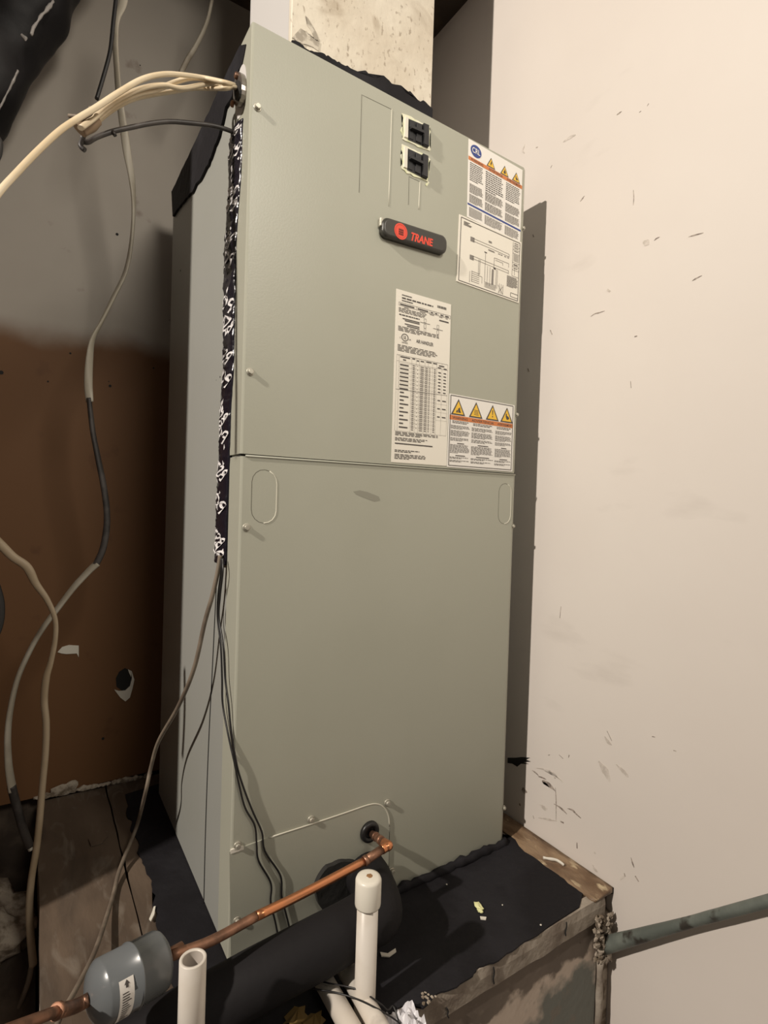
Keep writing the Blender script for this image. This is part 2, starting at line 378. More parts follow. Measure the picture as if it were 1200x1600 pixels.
# ---------------------------------------------------------------- plinth
pl = thing('platform', 'low timber plinth with black mastic top and flaking plaster front edge', 'platform', (.2, YP + .3, -.75))
def plank(x0, x1, y0, y1, z0=-.035, z1=0.0):
    bm = bmesh.new(); nx, ny = 4, 16
    g = [[bm.verts.new((x0 + (x1 - x0) * i / nx + (.0025 * noise.noise(Vector((i * 9, j * 1.3, x0 * 50))) if i in (0, nx) else 0), y0 + (y1 - y0) * j / ny,
          z1 + .0012 * noise.noise(Vector((i * 2.1, j * .7, x0 * 99))))) for j in range(ny + 1)] for i in range(nx + 1)]
    for i in range(nx):
        for j in range(ny): bm.faces.new((g[i][j], g[i + 1][j], g[i + 1][j + 1], g[i][j + 1]))
    r = bmesh.ops.extrude_face_region(bm, geom=bm.faces[:])
    for v in [e for e in r['geom'] if isinstance(e, bmesh.types.BMVert)]: v.co.z = z0
    return bm
obj('plank', plank(-.218, -.092, -.175, .600, z1=-.001), m_plank, pl, keep=False)
obj('plank', plank(-.0895, .12, -.175, .600, z1=0), m_plank, pl)
obj('plank', plank(.1215, .36, -.175, .600), m_plank, pl)
obj('plank', plank(.3615, XW - .001, -.175, .600), m_plank, pl)
obj('plinth_body', B((-.215, -.176, -.75), (XW - .001, .600, -.036)), m_riser, pl)
# ragged plaster lip along the front edge and patched riser board beneath
bm = bmesh.new()
xs = [(-.21 + i * (.79 / 90)) for i in range(91)]
prof = []
for i, x in enumerate(xs):
    n1 = noise.noise(Vector((x * 22, 1, 0))); n2 = noise.noise(Vector((x * 60, 3, 0)))
    yb = -.172 - .006 * n2
    prof.append([bm.verts.new((x, yb, .0015)), bm.verts.new((x, -.1865 - .002 * n2, .001 + .001 * n1)), bm.verts.new((x, -.189 - .002 * n1, -.012)),
                 bm.verts.new((x, -.1885 + .001 * n2, -.034 + .004 * n1)), bm.verts.new((x, -.178, -.036 + .004 * n1)), bm.verts.new((x, -.172, -.03))])
for i in range(90):
    for k in range(6): bm.faces.new((prof[i][k], prof[i + 1][k], prof[i + 1][(k + 1) % 6], prof[i][(k + 1) % 6]))
bm.faces.new(prof[0]); bm.faces.new(prof[-1])
obj('plaster_lip', bm, m_edge, pl)
obj('riser_board', B((-.21, -.1855, -.74), (.566, -.176, -.037)), m_riser, pl)
bm = bmesh.new(); pts = []
for i in range(30): pts.append((.574 + .003 * noise.noise(Vector((0, 0, i * .9))), -.187 + .003 * noise.noise(Vector((3, 0, i * .8))), -.10 - i * .021))
tube(bm, pts, .0065, .006, 8, 1, rough=60, jit=.4)
tag(obj('caulk_bead', bm, m_edge, pl), 'pale bead of caulk down the corner')
obj('corner_board', B((.566, -.183, -.74), (XW - .0015, -.176, -.037)), m_plaster, pl)
# cracks in the lip
for (a, b_) in [((771, 1511), (772, 1537)), ((885, 1441), (884, 1462)), ((698, 1575), (701, 1590))]:
    p, q = Y(*a, -.1905), Y(*b_, -.1905); bm = bmesh.new()
    tube(bm, [p, p.lerp(q, .35) + Vector((.0012, 0, 0)), p.lerp(q, .7) - Vector((.001, 0, 0)), q], .0009, .0012, 6, 4); obj('crack', bm, m_dark, pl)
# black mastic skin: in front of and to the left of the cabinet
bm = bmesh.new()
out = [Vector((.5350, .004, 0)), Vector((.563, .010, 0))]
out += ragged((.561, .0, 0), (.549, -.174, 0), 22, .006, (1, 0, 0), 2)
out += [Z(u, v) for u, v in [(905, 1420), (880, 1436), (855, 1452), (842, 1462)]]
fr = [Z(u, v) for u, v in [(842, 1462), (806, 1484), (770, 1506), (745, 1517), (738, 1528), (705, 1547), (680, 1560), (655, 1583)]]
for a, b_ in zip(fr[:-1], fr[1:]): out += ragged(a, b_, 5, .004, (0, 1, 0), 7)
out += ragged((.18, -.179, 0), (-.045, -.176, 0), 20, .003, (0, 1, 0), 9)
out += ragged((-.05, -.17, 0), (-.072, .06, 0), 18, .008, (1, 0, 0), 4)
out += ragged((-.072, .06, 0), (-.060, .25, 0), 18, .008, (1, 0, 0), 4)
out += ragged((-.062, .25, 0), (-.066, .45, 0), 18, .008, (1, 0, 0), 4)
out += ragged((-.066, .45, 0), (-.058, .548, 0), 8, .004, (1, 0, 0), 4)
out += [Vector((.03, .55, 0)), Vector((.03, .01, 0))]
slab(bm, [Vector((p.x, p.y, .0012)) for p in out], (0, 0, .0022))
obj('mastic_skin', bm, m_mat, pl)
# bead of mastic at the foot of the front panel
bm = bmesh.new()
tube(bm, [(.205, -.006, .006), (.24, -.009, .010), (.28, -.007, .007), (.36, -.007, .006), (.45, -.006, .006), (.535, -.004, .005)], .010, .006, 8, 10, rough=70, jit=.7)
obj('mastic_bead', bm, m_mat, pl)
# rough glued strip at the wall
bm = bmesh.new()
nx, ny = 6, 40; g = []
for i in range(nx + 1):
    row = []
    for j in range(ny + 1):
        y = -.188 + (.60 + .188) * (j / ny) ** 1.7; x0 = .561 if y > -.02 else .551 + .008 * noise.noise(Vector((y * 60, 2, 0)))
        x = x0 + (.600 - x0) * i / nx
        row.append(bm.verts.new((x, y, .004 + .006 * (i / nx) ** 2 + .004 * noise.noise(Vector((x * 90, y * 50, 1))) * (1 if 0 < i < nx else .2))))
    g.append(row)
for i in range(nx):
    for j in range(ny): bm.faces.new((g[i][j], g[i + 1][j], g[i + 1][j + 1], g[i][j + 1]))
r = bmesh.ops.extrude_face_region(bm, geom=bm.faces[:])
for v in [e for e in r['geom'] if isinstance(e, bmesh.types.BMVert)]: v.co.z = .0
tag(obj('edge_strip', bm, m_strip, pl, smooth=True), 'rough brown timber strip with dried glue along the wall')
bm = bmesh.new(); tube(bm, [Z(849, 1340, .010), Z(859, 1342, .012), Z(869, 1344, .012), Z(876, 1348, .011), Z(881, 1352, .009)], .0028, .0018, 8, 5, rough=90, jit=.5)
tag(obj('glue_streak', bm, m_chip, pl), 'shiny white glue streak')

# plaster rubble in the corner where the pipe comes through
bm = bmesh.new()
for i in range(110):
    u = random.uniform(930, 955); v = random.uniform(1428, 1502)
    c = Y(u, v, -.188 - random.uniform(0, .012)); r = random.uniform(.002, .0065)
    c.x = min(c.x, .597)
    blob(bm, c, r * random.uniform(.5, 1.2), r * random.uniform(.4, .9), r * random.uniform(.5, 1.3), 1, 1.1, 90)
blob(bm, Vector((.584, -.186, -.095)), .014, .010, .018, 3, .8, 60)
o = obj('plaster_rubble', bm, m_plaster); tag(o, 'crumbling lump of plaster where the green pipe enters the corner', 'plaster'); o['kind'] = 'stuff'

# dirt ledge in the gap left of the planks
bm = bmesh.new(); g = []
for i in range(15):
    g.append([bm.verts.new((-.52 + .30 * i / 14, -.35 + .95 * j / 30, -.17 + .05 * noise.noise(Vector((i * .35, j * .3, 0))) + .012 * noise.noise(Vector((i * 1.1, j * 1.2, 4))))) for j in range(31)])
for i in range(14):
    for j in range(30): bm.faces.new((g[i][j], g[i + 1][j], g[i + 1][j + 1], g[i][j + 1]))
r = bmesh.ops.extrude_face_region(bm, geom=bm.faces[:])
for v in [e for e in r['geom'] if isinstance(e, bmesh.types.BMVert)]: v.co.z = -.745
o = struct(obj('floor_dirt', bm, m_dirt, smooth=True)); o.name = 'trim_1'
bm = bmesh.new(); blob(bm, (-.285, .42, -.13), .06, .08, .045, 3, .7, 12)
tag(obj('rubble_stone', bm, m_plaster, smooth=True), 'grey rubble stone in the dark gap under the back wall', 'stone')

# ---------------------------------------------------------------- air handler
ah = thing('air_handler', 'tall sage green air handler cabinet with black badge and white stickers', 'air handler', (.266, .25, 0.0042))
# casing
bm = B((0.0025, .016, .0045), (.5315, D, H - .003), .002, 2)
obj('casing', bm, m_side, ah)
def panel(z0, z1, xl, xr):
    """folded sheet panel: rounded left corner, soft chamfer on the right"""
    prof = [(xl, .05), (xl, .003), (xl + .0009, .0009), (xl + .003, 0), (xr - .0095, 0), (xr - .0085, .0006), (xr - .0015, .0045), (xr, .007), (xr, .05), (xr - .004, .05), (xr - .004, .012), (xl + .004, .012), (xl + .004, .05)]
    bm = bmesh.new(); lo = [bm.verts.new((x, y, z0)) for x, y in prof]; hi = [bm.verts.new((x, y, z1)) for x, y in prof]
    n = len(prof)
    for i in range(n): bm.faces.new((lo[i], lo[(i + 1) % n], hi[(i + 1) % n], hi[i]))
    f = [bm.faces.new(lo[::-1]), bm.faces.new(hi)]; bmesh.ops.triangulate(bm, faces=f)
    return bm
bm = panel(.7115, 1.290, -.0008, .5322)
for v in bm.verts:                                     # measured: the panel is racked a few millimetres
    if v.co.z > 1: v.co.z = 1.2922 - .0083 * max(0, v.co.x) / .532
    else: v.co.z += .002 * v.co.x / .532 - .001
up = obj('upper_panel', bm, m_sage, ah)
bm = panel(0.006, .7080, .0, .5335)
for v in bm.verts:
    if v.co.z > .5: v.co.z += .002 * v.co.x / .532 - .001
    else: v.co.x += .0015 * (1 if v.co.x > .2 else .5)
lp = obj('lower_panel', bm, m_sage, ah)
# dark recess behind the joint and the corner notch
obj('joint_recess', B((.0005, .004, .704), (.531, .014, .716)), m_dark, ah)
# rolled bead along the joint
bm = bmesh.new(); tube(bm, [(.006, -.0008, .7078), (.528, -.0008, .7098)], .0014, None, 6, 0)
obj('rolled_bead', bm, m_sage, lp)

def ring_lip(bm, outline, centre, wd=.007, h=.0009):
    """raised burr around a knockout: long shallow outer slope, steep inner edge"""
    n = len(outline); c = Vector(centre); I, M_, O = [], [], []
    for p in outline:
        d = (p - c); d.normalize()
        I.append(bm.verts.new(p + Vector((0, .0002, 0)))); M_.append(bm.verts.new(p + d * .0005 + Vector((0, -h, 0)))); O.append(bm.verts.new(p + d * wd + Vector((0, .0002, 0))))
    for i in range(n):
        j = (i + 1) % n
        bm.faces.new((I[i], I[j], M_[j], M_[i])); bm.faces.new((M_[i], M_[j], O[j], O[i]))
def rect_outline(c4, k=6):
    out = []
    for i in range(4):
        a, b_ = Vector(c4[i]), Vector(c4[(i + 1) % 4])
        for j in range(k): out.append(a.lerp(b_, j / k))
    return out
def stadium(p0, p1, p2, p3, seg=8):
    """rounded slot inscribed in quad TL TR BR BL"""
    p0, p1, p2, p3 = map(Vector, (p0, p1, p2, p3)); wv = (p1 - p0); r = wv.length / 2; wv.normalize(); dn = (p3 - p0).normalized(); out = []
    ct = (p0 + p1) / 2 + dn * r; cb = (p2 + p3) / 2 - dn * r
    for i in range(seg + 1):
        a = math.pi * i / seg; out.append(ct - wv * r * math.cos(a) - dn * r * math.sin(a))
    for i in range(seg + 1):
        a = math.pi * i / seg; out.append(cb + wv * r * math.cos(a) + dn * r * math.sin(a))
    return out
def flatcentre(o): return sum(o, Vector()) / len(o)
def groove(bm, pts, wd=.0007, d=.0005):
    tube(bm, pts, wd, d, 6, 0)
# knockouts: shade painted as a dark line left and top, right ridge painted as lit
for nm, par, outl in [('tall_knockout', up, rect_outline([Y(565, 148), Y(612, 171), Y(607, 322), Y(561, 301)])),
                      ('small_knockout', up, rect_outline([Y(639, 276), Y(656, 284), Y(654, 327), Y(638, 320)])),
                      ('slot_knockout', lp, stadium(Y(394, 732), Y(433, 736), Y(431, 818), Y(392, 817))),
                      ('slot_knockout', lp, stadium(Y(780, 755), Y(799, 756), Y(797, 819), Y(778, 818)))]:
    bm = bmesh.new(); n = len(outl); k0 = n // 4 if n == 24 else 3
    if n == 24: dark, lite = outl[18:] + outl[:7], outl[6:13]           # painted shade line on the left and top, bright ridge down the right
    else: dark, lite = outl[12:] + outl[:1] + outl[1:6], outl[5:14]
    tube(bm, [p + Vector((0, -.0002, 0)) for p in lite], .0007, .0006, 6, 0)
    o = obj(nm, bm, m_edgelit, par); bm = bmesh.new(); tube(bm, [p + Vector((0, .0002, 0)) for p in dark], .0006, .0004, 6, 0); obj('shade_line', bm, m_edgeshade, o); continue
    obj(nm, bm, m_sage, par, keep=True)
# shallow dent on the lower panel
bm = bmesh.new(); slab(bm, [Y(u, v, -.0002) for u, v in [(552, 768), (562, 766), (575, 769), (592, 776), (594, 782), (585, 784), (570, 778), (557, 773)]], (0, .0003, 0))
tag(obj('grey_rub_mark', bm, mat('grey_rub', (.27, .265, .215, 1), .5), lp), 'faint dark rub mark')

# access plate at the foot, with rounded upper right corner
o4 = [Y(358, 1330), Y(420, 1308), Y(486, 1287), Y(540, 1269), Y(575, 1257), Y(590, 1256), Y(600, 1262), Y(606, 1274), Y(608, 1290), Y(607, 1340), Y(606, 1380), Y(605, 1408)]
base = [Vector((.2395, 0, .012)), Vector((.004, 0, .012))]
bm = bmesh.new(); slab(bm, [Vector((p.x, -.0016, p.z)) for p in o4 + base], (0, .0018, 0))
apl = obj('access_plate', bm, m_sage, ah)
bm = bmesh.new(); tube(bm, [p + Vector((0, -.0014, 0)) for p in o4[1:9]], .0013, .0009, 8, 3); tag(obj('plate_edge', bm, m_edgelit, apl), 'upper edge painted bright as a highlight')  # highlight along the plate edge, painted as a pale bead
bm = bmesh.new(); tube(bm, [p + Vector((0, -.0014, 0)) for p in o4[8:]], .0008, .0006, 8, 3); obj('plate_edge', bm, m_edgeshade, apl)
bm = bmesh.new(); slab(bm, [Vector((p.x, -.0024, p.z)) for p in [Y(360, 1327), Y(376, 1321), Y(380, 1321), Y(380, 1326), Y(360, 1333)]], (0, .003, 0))
tag(obj('bent_tab', bm, m_chip, ah), 'bare cream bent tab')

def screw_mesh():
    bm = bmesh.new()
    lathe(bm, (0, 0, 0), (0, -1, 0), [(-.001, .0056), (.0006, .0056), (.0012, .0048)], 16)
    lathe(bm, (0, -.001, 0), (0, -1, 0), [(0, .0040), (.0036, .0040), (.0042, .0034)], 6)
    lathe(bm, (0, -.0052, 0), (0, -1, 0), [(-.0004, .0022), (.0001, .0020)], 10)
    me = bpy.data.meshes.new('screw'); bm.to_mesh(me); bm.free(); me.materials.append(m_screw); return me
SM = screw_mesh()
def screw(u, v, par, yo=0.0, sc=1.0):
    p = Y(u, v, yo) - worg(par); s = bpy.data.objects.new('screw', SM); COL.objects.link(s); s.parent = par; s.location = p; s.scale = (sc, sc, sc)
for u, v in [(402, 168), (391, 581)]: screw(u, v, ah)
for u, v in [(817, 357), (807, 648)]: screw(u, v, ah, .002, .75)
for u, v in [(385, 824)]: screw(u, v, ah)
for u, v in [(801, 822), (787, 1262)]: screw(u, v, ah, .002, .8)
for u, v in [(486, 1280), (605, 1254), (371, 1321), (370, 1438), (612, 1361)]: screw(u, v, ah, -.001)

# seam line down the left side and small pits
bm = bmesh.new()
P = [X(u, v, .0019) for u, v in [(339, 895), (332, 1040), (326, 1160), (321, 1300), (318, 1432)]]
tube(bm, P, .0009, .0007, 6, 4)
obj('side_seam', bm, m_dark, ah)
bm = bmesh.new(); P = [X(u, v, .0012) for u, v in [(374, 300), (370, 420), (366, 560), (361, 700)]]
for (u, v, r) in [(344, 589, .0030), (282, 423, .004), (338, 594, .0012), (265, 500, .002)]:
    lathe(bm, X(u, v, .0024), (-1, 0, 0), [(-.0005, r * .5), (.0003, r * .5)], 8)
o = obj('side_pits', bm, m_dark, ah); o['kind'] = 'stuff'
# black mastic along the top of the left side
bm = bmesh.new()
lowl = [(384, 70), (378, 98), (368, 122), (362, 150), (352, 168), (347, 190), (342, 212), (333, 233), (325, 255), (312, 280), (300, 298), (287, 313), (280, 323), (269.5, 338)]
pts = [X(u, v, -.002) for u, v in lowl]
P2 = []
for a, b_ in zip(pts[:-1], pts[1:]): P2 += ragged(a, b_, 4, .004, (0, .4, 1), 3)
P2.append(pts[-1]); top = [Vector((-.002, .5025, 1.296))] + [Vector((-.002, .5 - i * .018, 1.2935 + .003 * noise.noise(Vector((i * 2.3, 0, 0))))) for i in range(26)]
slab(bm, P2 + top, (.0046, 0, 0))
obj('top_mastic', bm, m_mat, ah)

# clamp plate and clamp where the cables enter
bm = bmesh.new()
def oval(cu, cv, ru, rv, x, n=24, ang=0.0): return [X(cu + ru * math.cos(2 * math.pi * i / n) + ang * rv * math.sin(2 * math.pi * i / n), cv + rv * math.sin(2 * math.pi * i / n), x) for i in range(n)]
slab(bm, oval(376, 143, 7.5, 43, -.0012, 24, -.10), (.004, 0, 0))
tag(obj('knockout_plate', bm, m_ductm, ah), 'bare metal plate around the cable entry')
cl = obj('cable_clamp', slab(bmesh.new(), oval(371, 139, 6.5, 27, -.008, 24, -.08), (.008, 0, 0)), m_steel, ah)
bm = bmesh.new(); slab(bm, oval(370, 141, 4.5, 16, -.0105, 20, -.05), (.003, 0, 0)); obj('clamp_mouth', bm, m_dark, cl)
for u, v in [(371, 119), (365, 163)]:
    p = X(u, v, -.008); bm = bmesh.new(); lathe(bm, p, (-1, 0, 0), [(0, .0045), (.003, .0045), (.0042, .003)], 12); obj('clamp_screw', bm, m_copperd, cl)
bm = bmesh.new(); slab(bm, oval(376, 197, 5, 12, -.0008, 20, -.08), (.002, 0, 0)); obj('wire_slot', bm, m_dark, ah)

# printed tape sealing the seam
tc = [(371, 203, 8.5), (369, 240, 9), (368, 290, 8.5), (364, 340, 8.5), (361, 400, 8), (360, 460, 8), (359, 520, 7.5), (358, 580, 7.5), (354, 640, 7.5), (352, 700, 7.5), (349, 760, 7.5), (347, 820, 7.5), (345, 880, 8)]
cen = smoothpath([X(u, v, 0) for u, v, _ in tc], 10); N = len(cen)
wl = [abs((X(u + h_, v, 0) - X(u - h_, v, 0)).y) / 2 for u, v, h_ in tc]
def tapept(t, s, lift=0):
    f = t * (N - 1); i = min(int(f), N - 2); c = cen[i].lerp(cen[i + 1], f - i); k = t * (len(wl) - 1); a = min(int(k), len(wl) - 2); hw = 1.1 * (wl[a] + (wl[a + 1] - wl[a]) * (k - a))
    edge = .0016 * noise.noise(Vector((t * 60, s * 2, 0)))
    y = c.y + s * hw + (edge if abs(s) > .9 else 0)
    bul = .0045 * (1 - s * s) + .0024 * noise.noise(Vector((s * 2.2, t * 55, 1))) + .0015 * noise.noise(Vector((s * 5, t * 160, 7)))
    return Vector((-.0016 - max(bul, 0) - lift, y, c.z))
bm = bmesh.new(); nt_, ns = 260, 8
g = [[bm.verts.new(tapept(i / nt_, -1 + 2 * j / ns)) for j in range(ns + 1)] for i in range(nt_ + 1)]
for i in range(nt_):
    for j in range(ns): bm.faces.new((g[i][j], g[i][j + 1], g[i + 1][j + 1], g[i + 1][j])).smooth = True
r = bmesh.ops.extrude_face_region(bm, geom=bm.faces[:])
for v in [e for e in r['geom'] if isinstance(e, bmesh.types.BMVert)]: v.co.x = .0018
tp = obj('tape_strip', bm, m_tape, ah); tag(tp, 'crinkled black tape with white diagonal print down the seam')

# ---- text as mesh
def textverts(body, align='LEFT'):
    cu = bpy.data.curves.new('t', 'FONT'); cu.body = body; cu.size = 1; cu.align_x = align; cu.resolution_u = 3; cu.offset = 0.012
    to = bpy.data.objects.new('t', cu); COL.objects.link(to)
    bpy.context.view_layer.update()
    me = bpy.data.meshes.new_from_object(to.evaluated_get(bpy.context.evaluated_depsgraph_get()))
    vs = [v.co.copy() for v in me.vertices]; fs = [tuple(p.vertices) for p in me.polygons]
    bpy.data.objects.remove(to); bpy.data.meshes.remove(me); bpy.data.curves.remove(cu)
    return vs, fs
def puttext(bm, body, fn, mi=0):
    """fn maps normalized (x 0..1, y 0..1 up) to a world point"""
    vs, fs = textverts(body)
    x0 = min(v.x for v in vs); x1 = max(v.x for v in vs); y0 = min(v.y for v in vs); y1 = max(v.y for v in vs)
    nv = [bm.verts.new(fn((v.x - x0) / (x1 - x0), (v.y - y0) / max(1e-6, y1 - y0))) for v in vs]
    for f in fs:
        try: bm.faces.new([nv[i] for i in f]).material_index = mi
        except ValueError: pass
# tape print: slanted words, bars and diamonds
bm = bmesh.new()
def tq(t0, s0, t1, s1, t2, s2, t3, s3):
    vs = [bm.verts.new(tapept(t, s, .0007)) for t, s in ((t0, s0), (t1, s1), (t2, s2), (t3, s3))]; bm.faces.new(vs)
L_tot = .62
for k, (t, word) in enumerate([(.02, 'BST'), (.085, 'PC'), (.19, 'BST'), (.225, 'PC'), (.30, 'BST'), (.345, 'PC'), (.44, 'PC'), (.485, 'BST'), (.55, 'BST'), (.60, 'PC'), (.68, 'BST'), (.72, 'PC'), (.80, 'BST'), (.87, 'PC'), (.945, 'BST'), (.975, 'PC')]):
    cs = random.uniform(-.2, .3)
    puttext(bm, word, lambda a, b_, t=t, cs=cs: tapept(min(1, max(0, t + (-(a - .5) * .026 - (b_ - .5) * .022))), max(-.95, min(.95, cs + (a - .5) * 1.7 - (b_ - .5) * 1.0)), .0008))
    tq(t - .022, .2, t - .014, .75, t - .008, .75, t - .014, .1)
for i in range(40):
    t = random.uniform(.0, .97); s = random.uniform(-.8, .5); l = random.uniform(.006, .016); tq(t, s, t + l * .5, s + .10, t + l, s + .06, t + l * .6, s - .06)
for i in range(9):
    t = .02 + i * .02 + random.uniform(-.005, .005); s = random.uniform(-.5, .6); tq(t, s, t + .004, s + .2, t + .016, s + .1, t + .010, s - .04)
o = obj('tape_print', bm, m_tprint, tp, keep=True); o['kind'] = 'stuff'

# ---------------------------------------------------------------- labels on the upper panel
class Lab:
    def __init__(s, c4, name, m, par, label, lift=.0008):
        s.c = [Y(u, v, 0) for u, v in c4]; s.l = lift
        bm = bmesh.new(); slab(bm, [p + Vector((0, -lift, 0)) for p in s.c], (0, lift * .9, 0))
        s.o = obj(name, bm, m, par); tag(s.o, label); s.bm = {}
    def pt(s, x, y, l=.0003):
        a = s.c[0].lerp(s.c[1], x); b_ = s.c[3].lerp(s.c[2], x); return a.lerp(b_, y) + Vector((0, -s.l - l, 0))
    def b(s, k):
        if k not in s.bm: s.bm[k] = bmesh.new()
        return s.bm[k]
    def rect(s, k, x0, y0, x1, y1, l=.0003): s.poly(k, [(x0, y0), (x1, y0), (x1, y1), (x0, y1)], l)
    def poly(s, k, pts, l=.0003):
        bm = s.b(k); f = bm.faces.new([bm.verts.new(s.pt(x, y, l)) for x, y in pts])
        if len(pts) > 4: bmesh.ops.triangulate(bm, faces=[f])
    def line(s, k, x0, y0, x1, y1, wx=.004):
        asp = (s.c[1] - s.c[0]).length / (s.c[3] - s.c[0]).length
        dx, dy = (x1 - x0) * asp, (y1 - y0); L = math.hypot(dx, dy) or 1; nx, ny = -dy / L * wx * .5, dx / L * wx * .5
        s.poly(k, [(x0 + nx, y0 + ny * asp), (x1 + nx, y1 + ny * asp), (x1 - nx, y1 - ny * asp), (x0 - nx, y0 - ny * asp)])
    def frame(s, k, x0, y0, x1, y1, w=.005):
        s.line(k, x0, y0, x1, y0, w); s.line(k, x0, y1, x1, y1, w); s.line(k, x0, y0, x0, y1, w); s.line(k, x1, y0, x1, y1, w)
    def text(s, k, body, x0, y0, x1, y1, l=.0004): puttext(s.b(k), body, lambda a, b_: s.pt(x0 + (x1 - x0) * a, y1 + (y0 - y1) * b_, l))
    def para(s, k, x0, x1, y0, y1, n, fill=.45, lastfrac=.6, ragged_=.12):
        h = (y1 - y0) / n
        for i in range(n):
            y = y0 + i * h; end = x1 - random.random() * ragged_ * (x1 - x0)
            if i == n - 1: end = x0 + (x1 - x0) * lastfrac
            x = x0
            while x < end:
                wl_ = random.uniform(.06, .16) * (x1 - x0); s.rect(k, x, y, min(end, x + wl_), y + h * fill); x += wl_ + .025 * (x1 - x0)
    def done(s, mats):
        for k, bm in s.bm.items(): 
            o = obj(mats[k][0], bm, mats[k][1], s.o, keep=True)
            if k in ('ink', 'grey', 'sym'): o['kind'] = 'stuff'
LM = {'ink': ('fine_print', m_ink), 'grey': ('fine_print', m_ink2), 'or': ('orange_bar', m_orange), 'ye': ('warning_triangles', m_yellow), 'bl': ('blue_disc', m_blue), 'bb': ('blue_bar', m_blue), 'wh': ('white_print', m_white), 'sym': ('black_print', m_ink)}
def tri(L, cx, cy, w_, h_, kind):
    L.poly('sym', [(cx, cy - h_ / 2), (cx + w_ / 2, cy + h_ / 2), (cx - w_ / 2, cy + h_ / 2)], .0002)
    L.poly('ye', [(cx, cy - h_ * .36), (cx + w_ * .37, cy + h_ * .42), (cx - w_ * .37, cy + h_ * .42)], .0004)
    def P(*q): L.poly('sym', [(cx + a * w_, cy + b_ * h_) for a, b_ in q], .0006)
    if kind == '!':
        P((-.035, -.16), (.035, -.16), (.02, .14), (-.02, .14)); P((-.03, .21), (.03, .21), (.03, .30), (-.03, .30))
    elif kind == 'bolt': P((.04, -.2), (-.08, .1), (.0, .1), (-.03, .34), (.09, .02), (.01, .02))
    elif kind == 'flame': P((0, -.16), (.08, .02), (.14, .18), (.08, .33), (-.08, .33), (-.14, .18), (-.05, .06))
    elif kind == 'hand': P((-.1, -.05), (-.02, -.1), (.0, .05), (.12, .1), (.2, .2), (.1, .3), (-.02, .3), (-.08, .15))
    elif kind == 'fan':
        for a in range(4): P((-.14, .0 + a * .09), (.16 + a * .01, .03 + a * .09), (.16 + a * .01, .06 + a * .09), (-.14, .03 + a * .09))
    else: P((-.02, .1), (.1, .0), (.12, .2), (.2, .32), (.0, .34), (-.02, .22)); P((-.12, .2), (-.04, .18), (-.05, .34), (-.16, .34))

# top right warning label
L = Lab([(732, 217), (816, 266), (812, 381), (729.5, 339)], 'warning_sticker', m_white, up, 'white warning sticker with blue disc and three small triangles at the top right')
n = 24; L.poly('bl', [(.13 + .095 * math.cos(2 * math.pi * i / n), .112 + .078 * math.sin(2 * math.pi * i / n)) for i in range(n)])
L.text('wh', 'CRL', .06, .075, .20, .145, .0007)
L.rect('or', .0, .215, 1, .262)
for x0, x1, wrd in [(.04, .26, 'WARNING'), (.36, .62, 'ADVERTENCIA'), (.70, .97, 'AVERTISSEMENT')]: L.text('ink', wrd, x0, .222, x1, .255)
for i, (cx, k) in enumerate([(.40, 'bolt'), (.655, 'flame'), (.88, 'hand')]): tri(L, cx, .145, .16, .13, k)
for c, (x0, x1) in enumerate([(.03, .27), (.31, .64), (.69, .97)]):
    L.para('ink', x0, x1, .285, .285 + [.24, .27, .24][c], 10, .45)
    L.para('grey', x0, x1, .555, .675, 9, .6); L.para('grey', x0, x1, .69, .80, 9, .6)
    L.para('grey', x0, x1, .86, .98, 9, .55)
L.rect('bb', 0, .815, 1, .838)
L.done(LM)
# wiring diagram
L = Lab([(717, 335), (814, 379), (810, 474), (712.5, 439.5)], 'wiring_diagram_sticker', m_paper, up, 'white wiring diagram sticker with thin black lines', .0012)
L.frame('sym', .03, .03, .975, .975, .008)
for i in range(4): L.rect('ink', .07, .07 + i * .016, .07 + [.09, .07, .12, .11][i], .079 + i * .016)
def dl(*a): L.line('grey', *a, .005)
for yy in (.27, .31): dl(.22, yy, .52, yy + .0); dl(.52, yy, .80, yy + .01)
for x in (.2, .22, .24): L.rect('grey', x - .02, .255, x, .325)
dl(.80, .28, .80, .33); L.rect('grey', .46, .20, .51, .23); L.rect('grey', .46, .335, .56, .355)
for x in (.62, .66, .72, .77): L.rect('grey', x, .335, x + .03, .35)
dl(.42, .40, .42, .86); L.rect('sym', .40, .395, .44, .41)
for x in (.2, .22, .24): L.rect('grey', x - .02, .53, x, .60)
for yy in (.535, .575): dl(.22, yy, .80, yy + .01)
dl(.80, .54, .80, .60); dl(.56, .43, .56, .60); dl(.56, .43, .80, .43); dl(.80, .43, .80, .49); dl(.58, .46, .70, .46); dl(.70, .46, .70, .50)
dl(.32, .55, .32, .80); dl(.34, .55, .34, .78); dl(.32, .80, .38, .80); dl(.38, .80, .38, .90)
for i in range(6): dl(.22, .77 + i * .03, .34, .77 + i * .03)
dl(.22, .76, .22, .93); dl(.19, .78, .19, .95)
for x in (.46, .50, .60, .62): dl(x, .60, x, .90)
for i in range(5): dl(.42, .86 + i * .018, .60, .86 + i * .018)
for x in (.66, .69, .72): dl(x, .80, x, .955)
dl(.64, .83, .72, .955); dl(.72, .83, .64, .955); L.rect('grey', .53, .62, .56, .86)
L.rect('sym', .555, .585, .59, .61)
dl(.86, .05, .86, .60)
for yy in (.12, .17, .23, .38, .44, .50): dl(.86, yy, .975, yy)
for i in range(6): L.rect('grey', .875, .245 + i * .02, .96, .254 + i * .02)
for yy in (.06, .09, .135, .185, .40, .41, .46): L.rect('grey', .88, yy, .95, yy + .014)
dl(.90, .46, .90, .58); dl(.86, .60, .975, .60)
L.para('grey', .78, .96, .62, .80, 12, .75); L.frame('sym', .85, .88, .975, .94, .006)
L.done(LM)
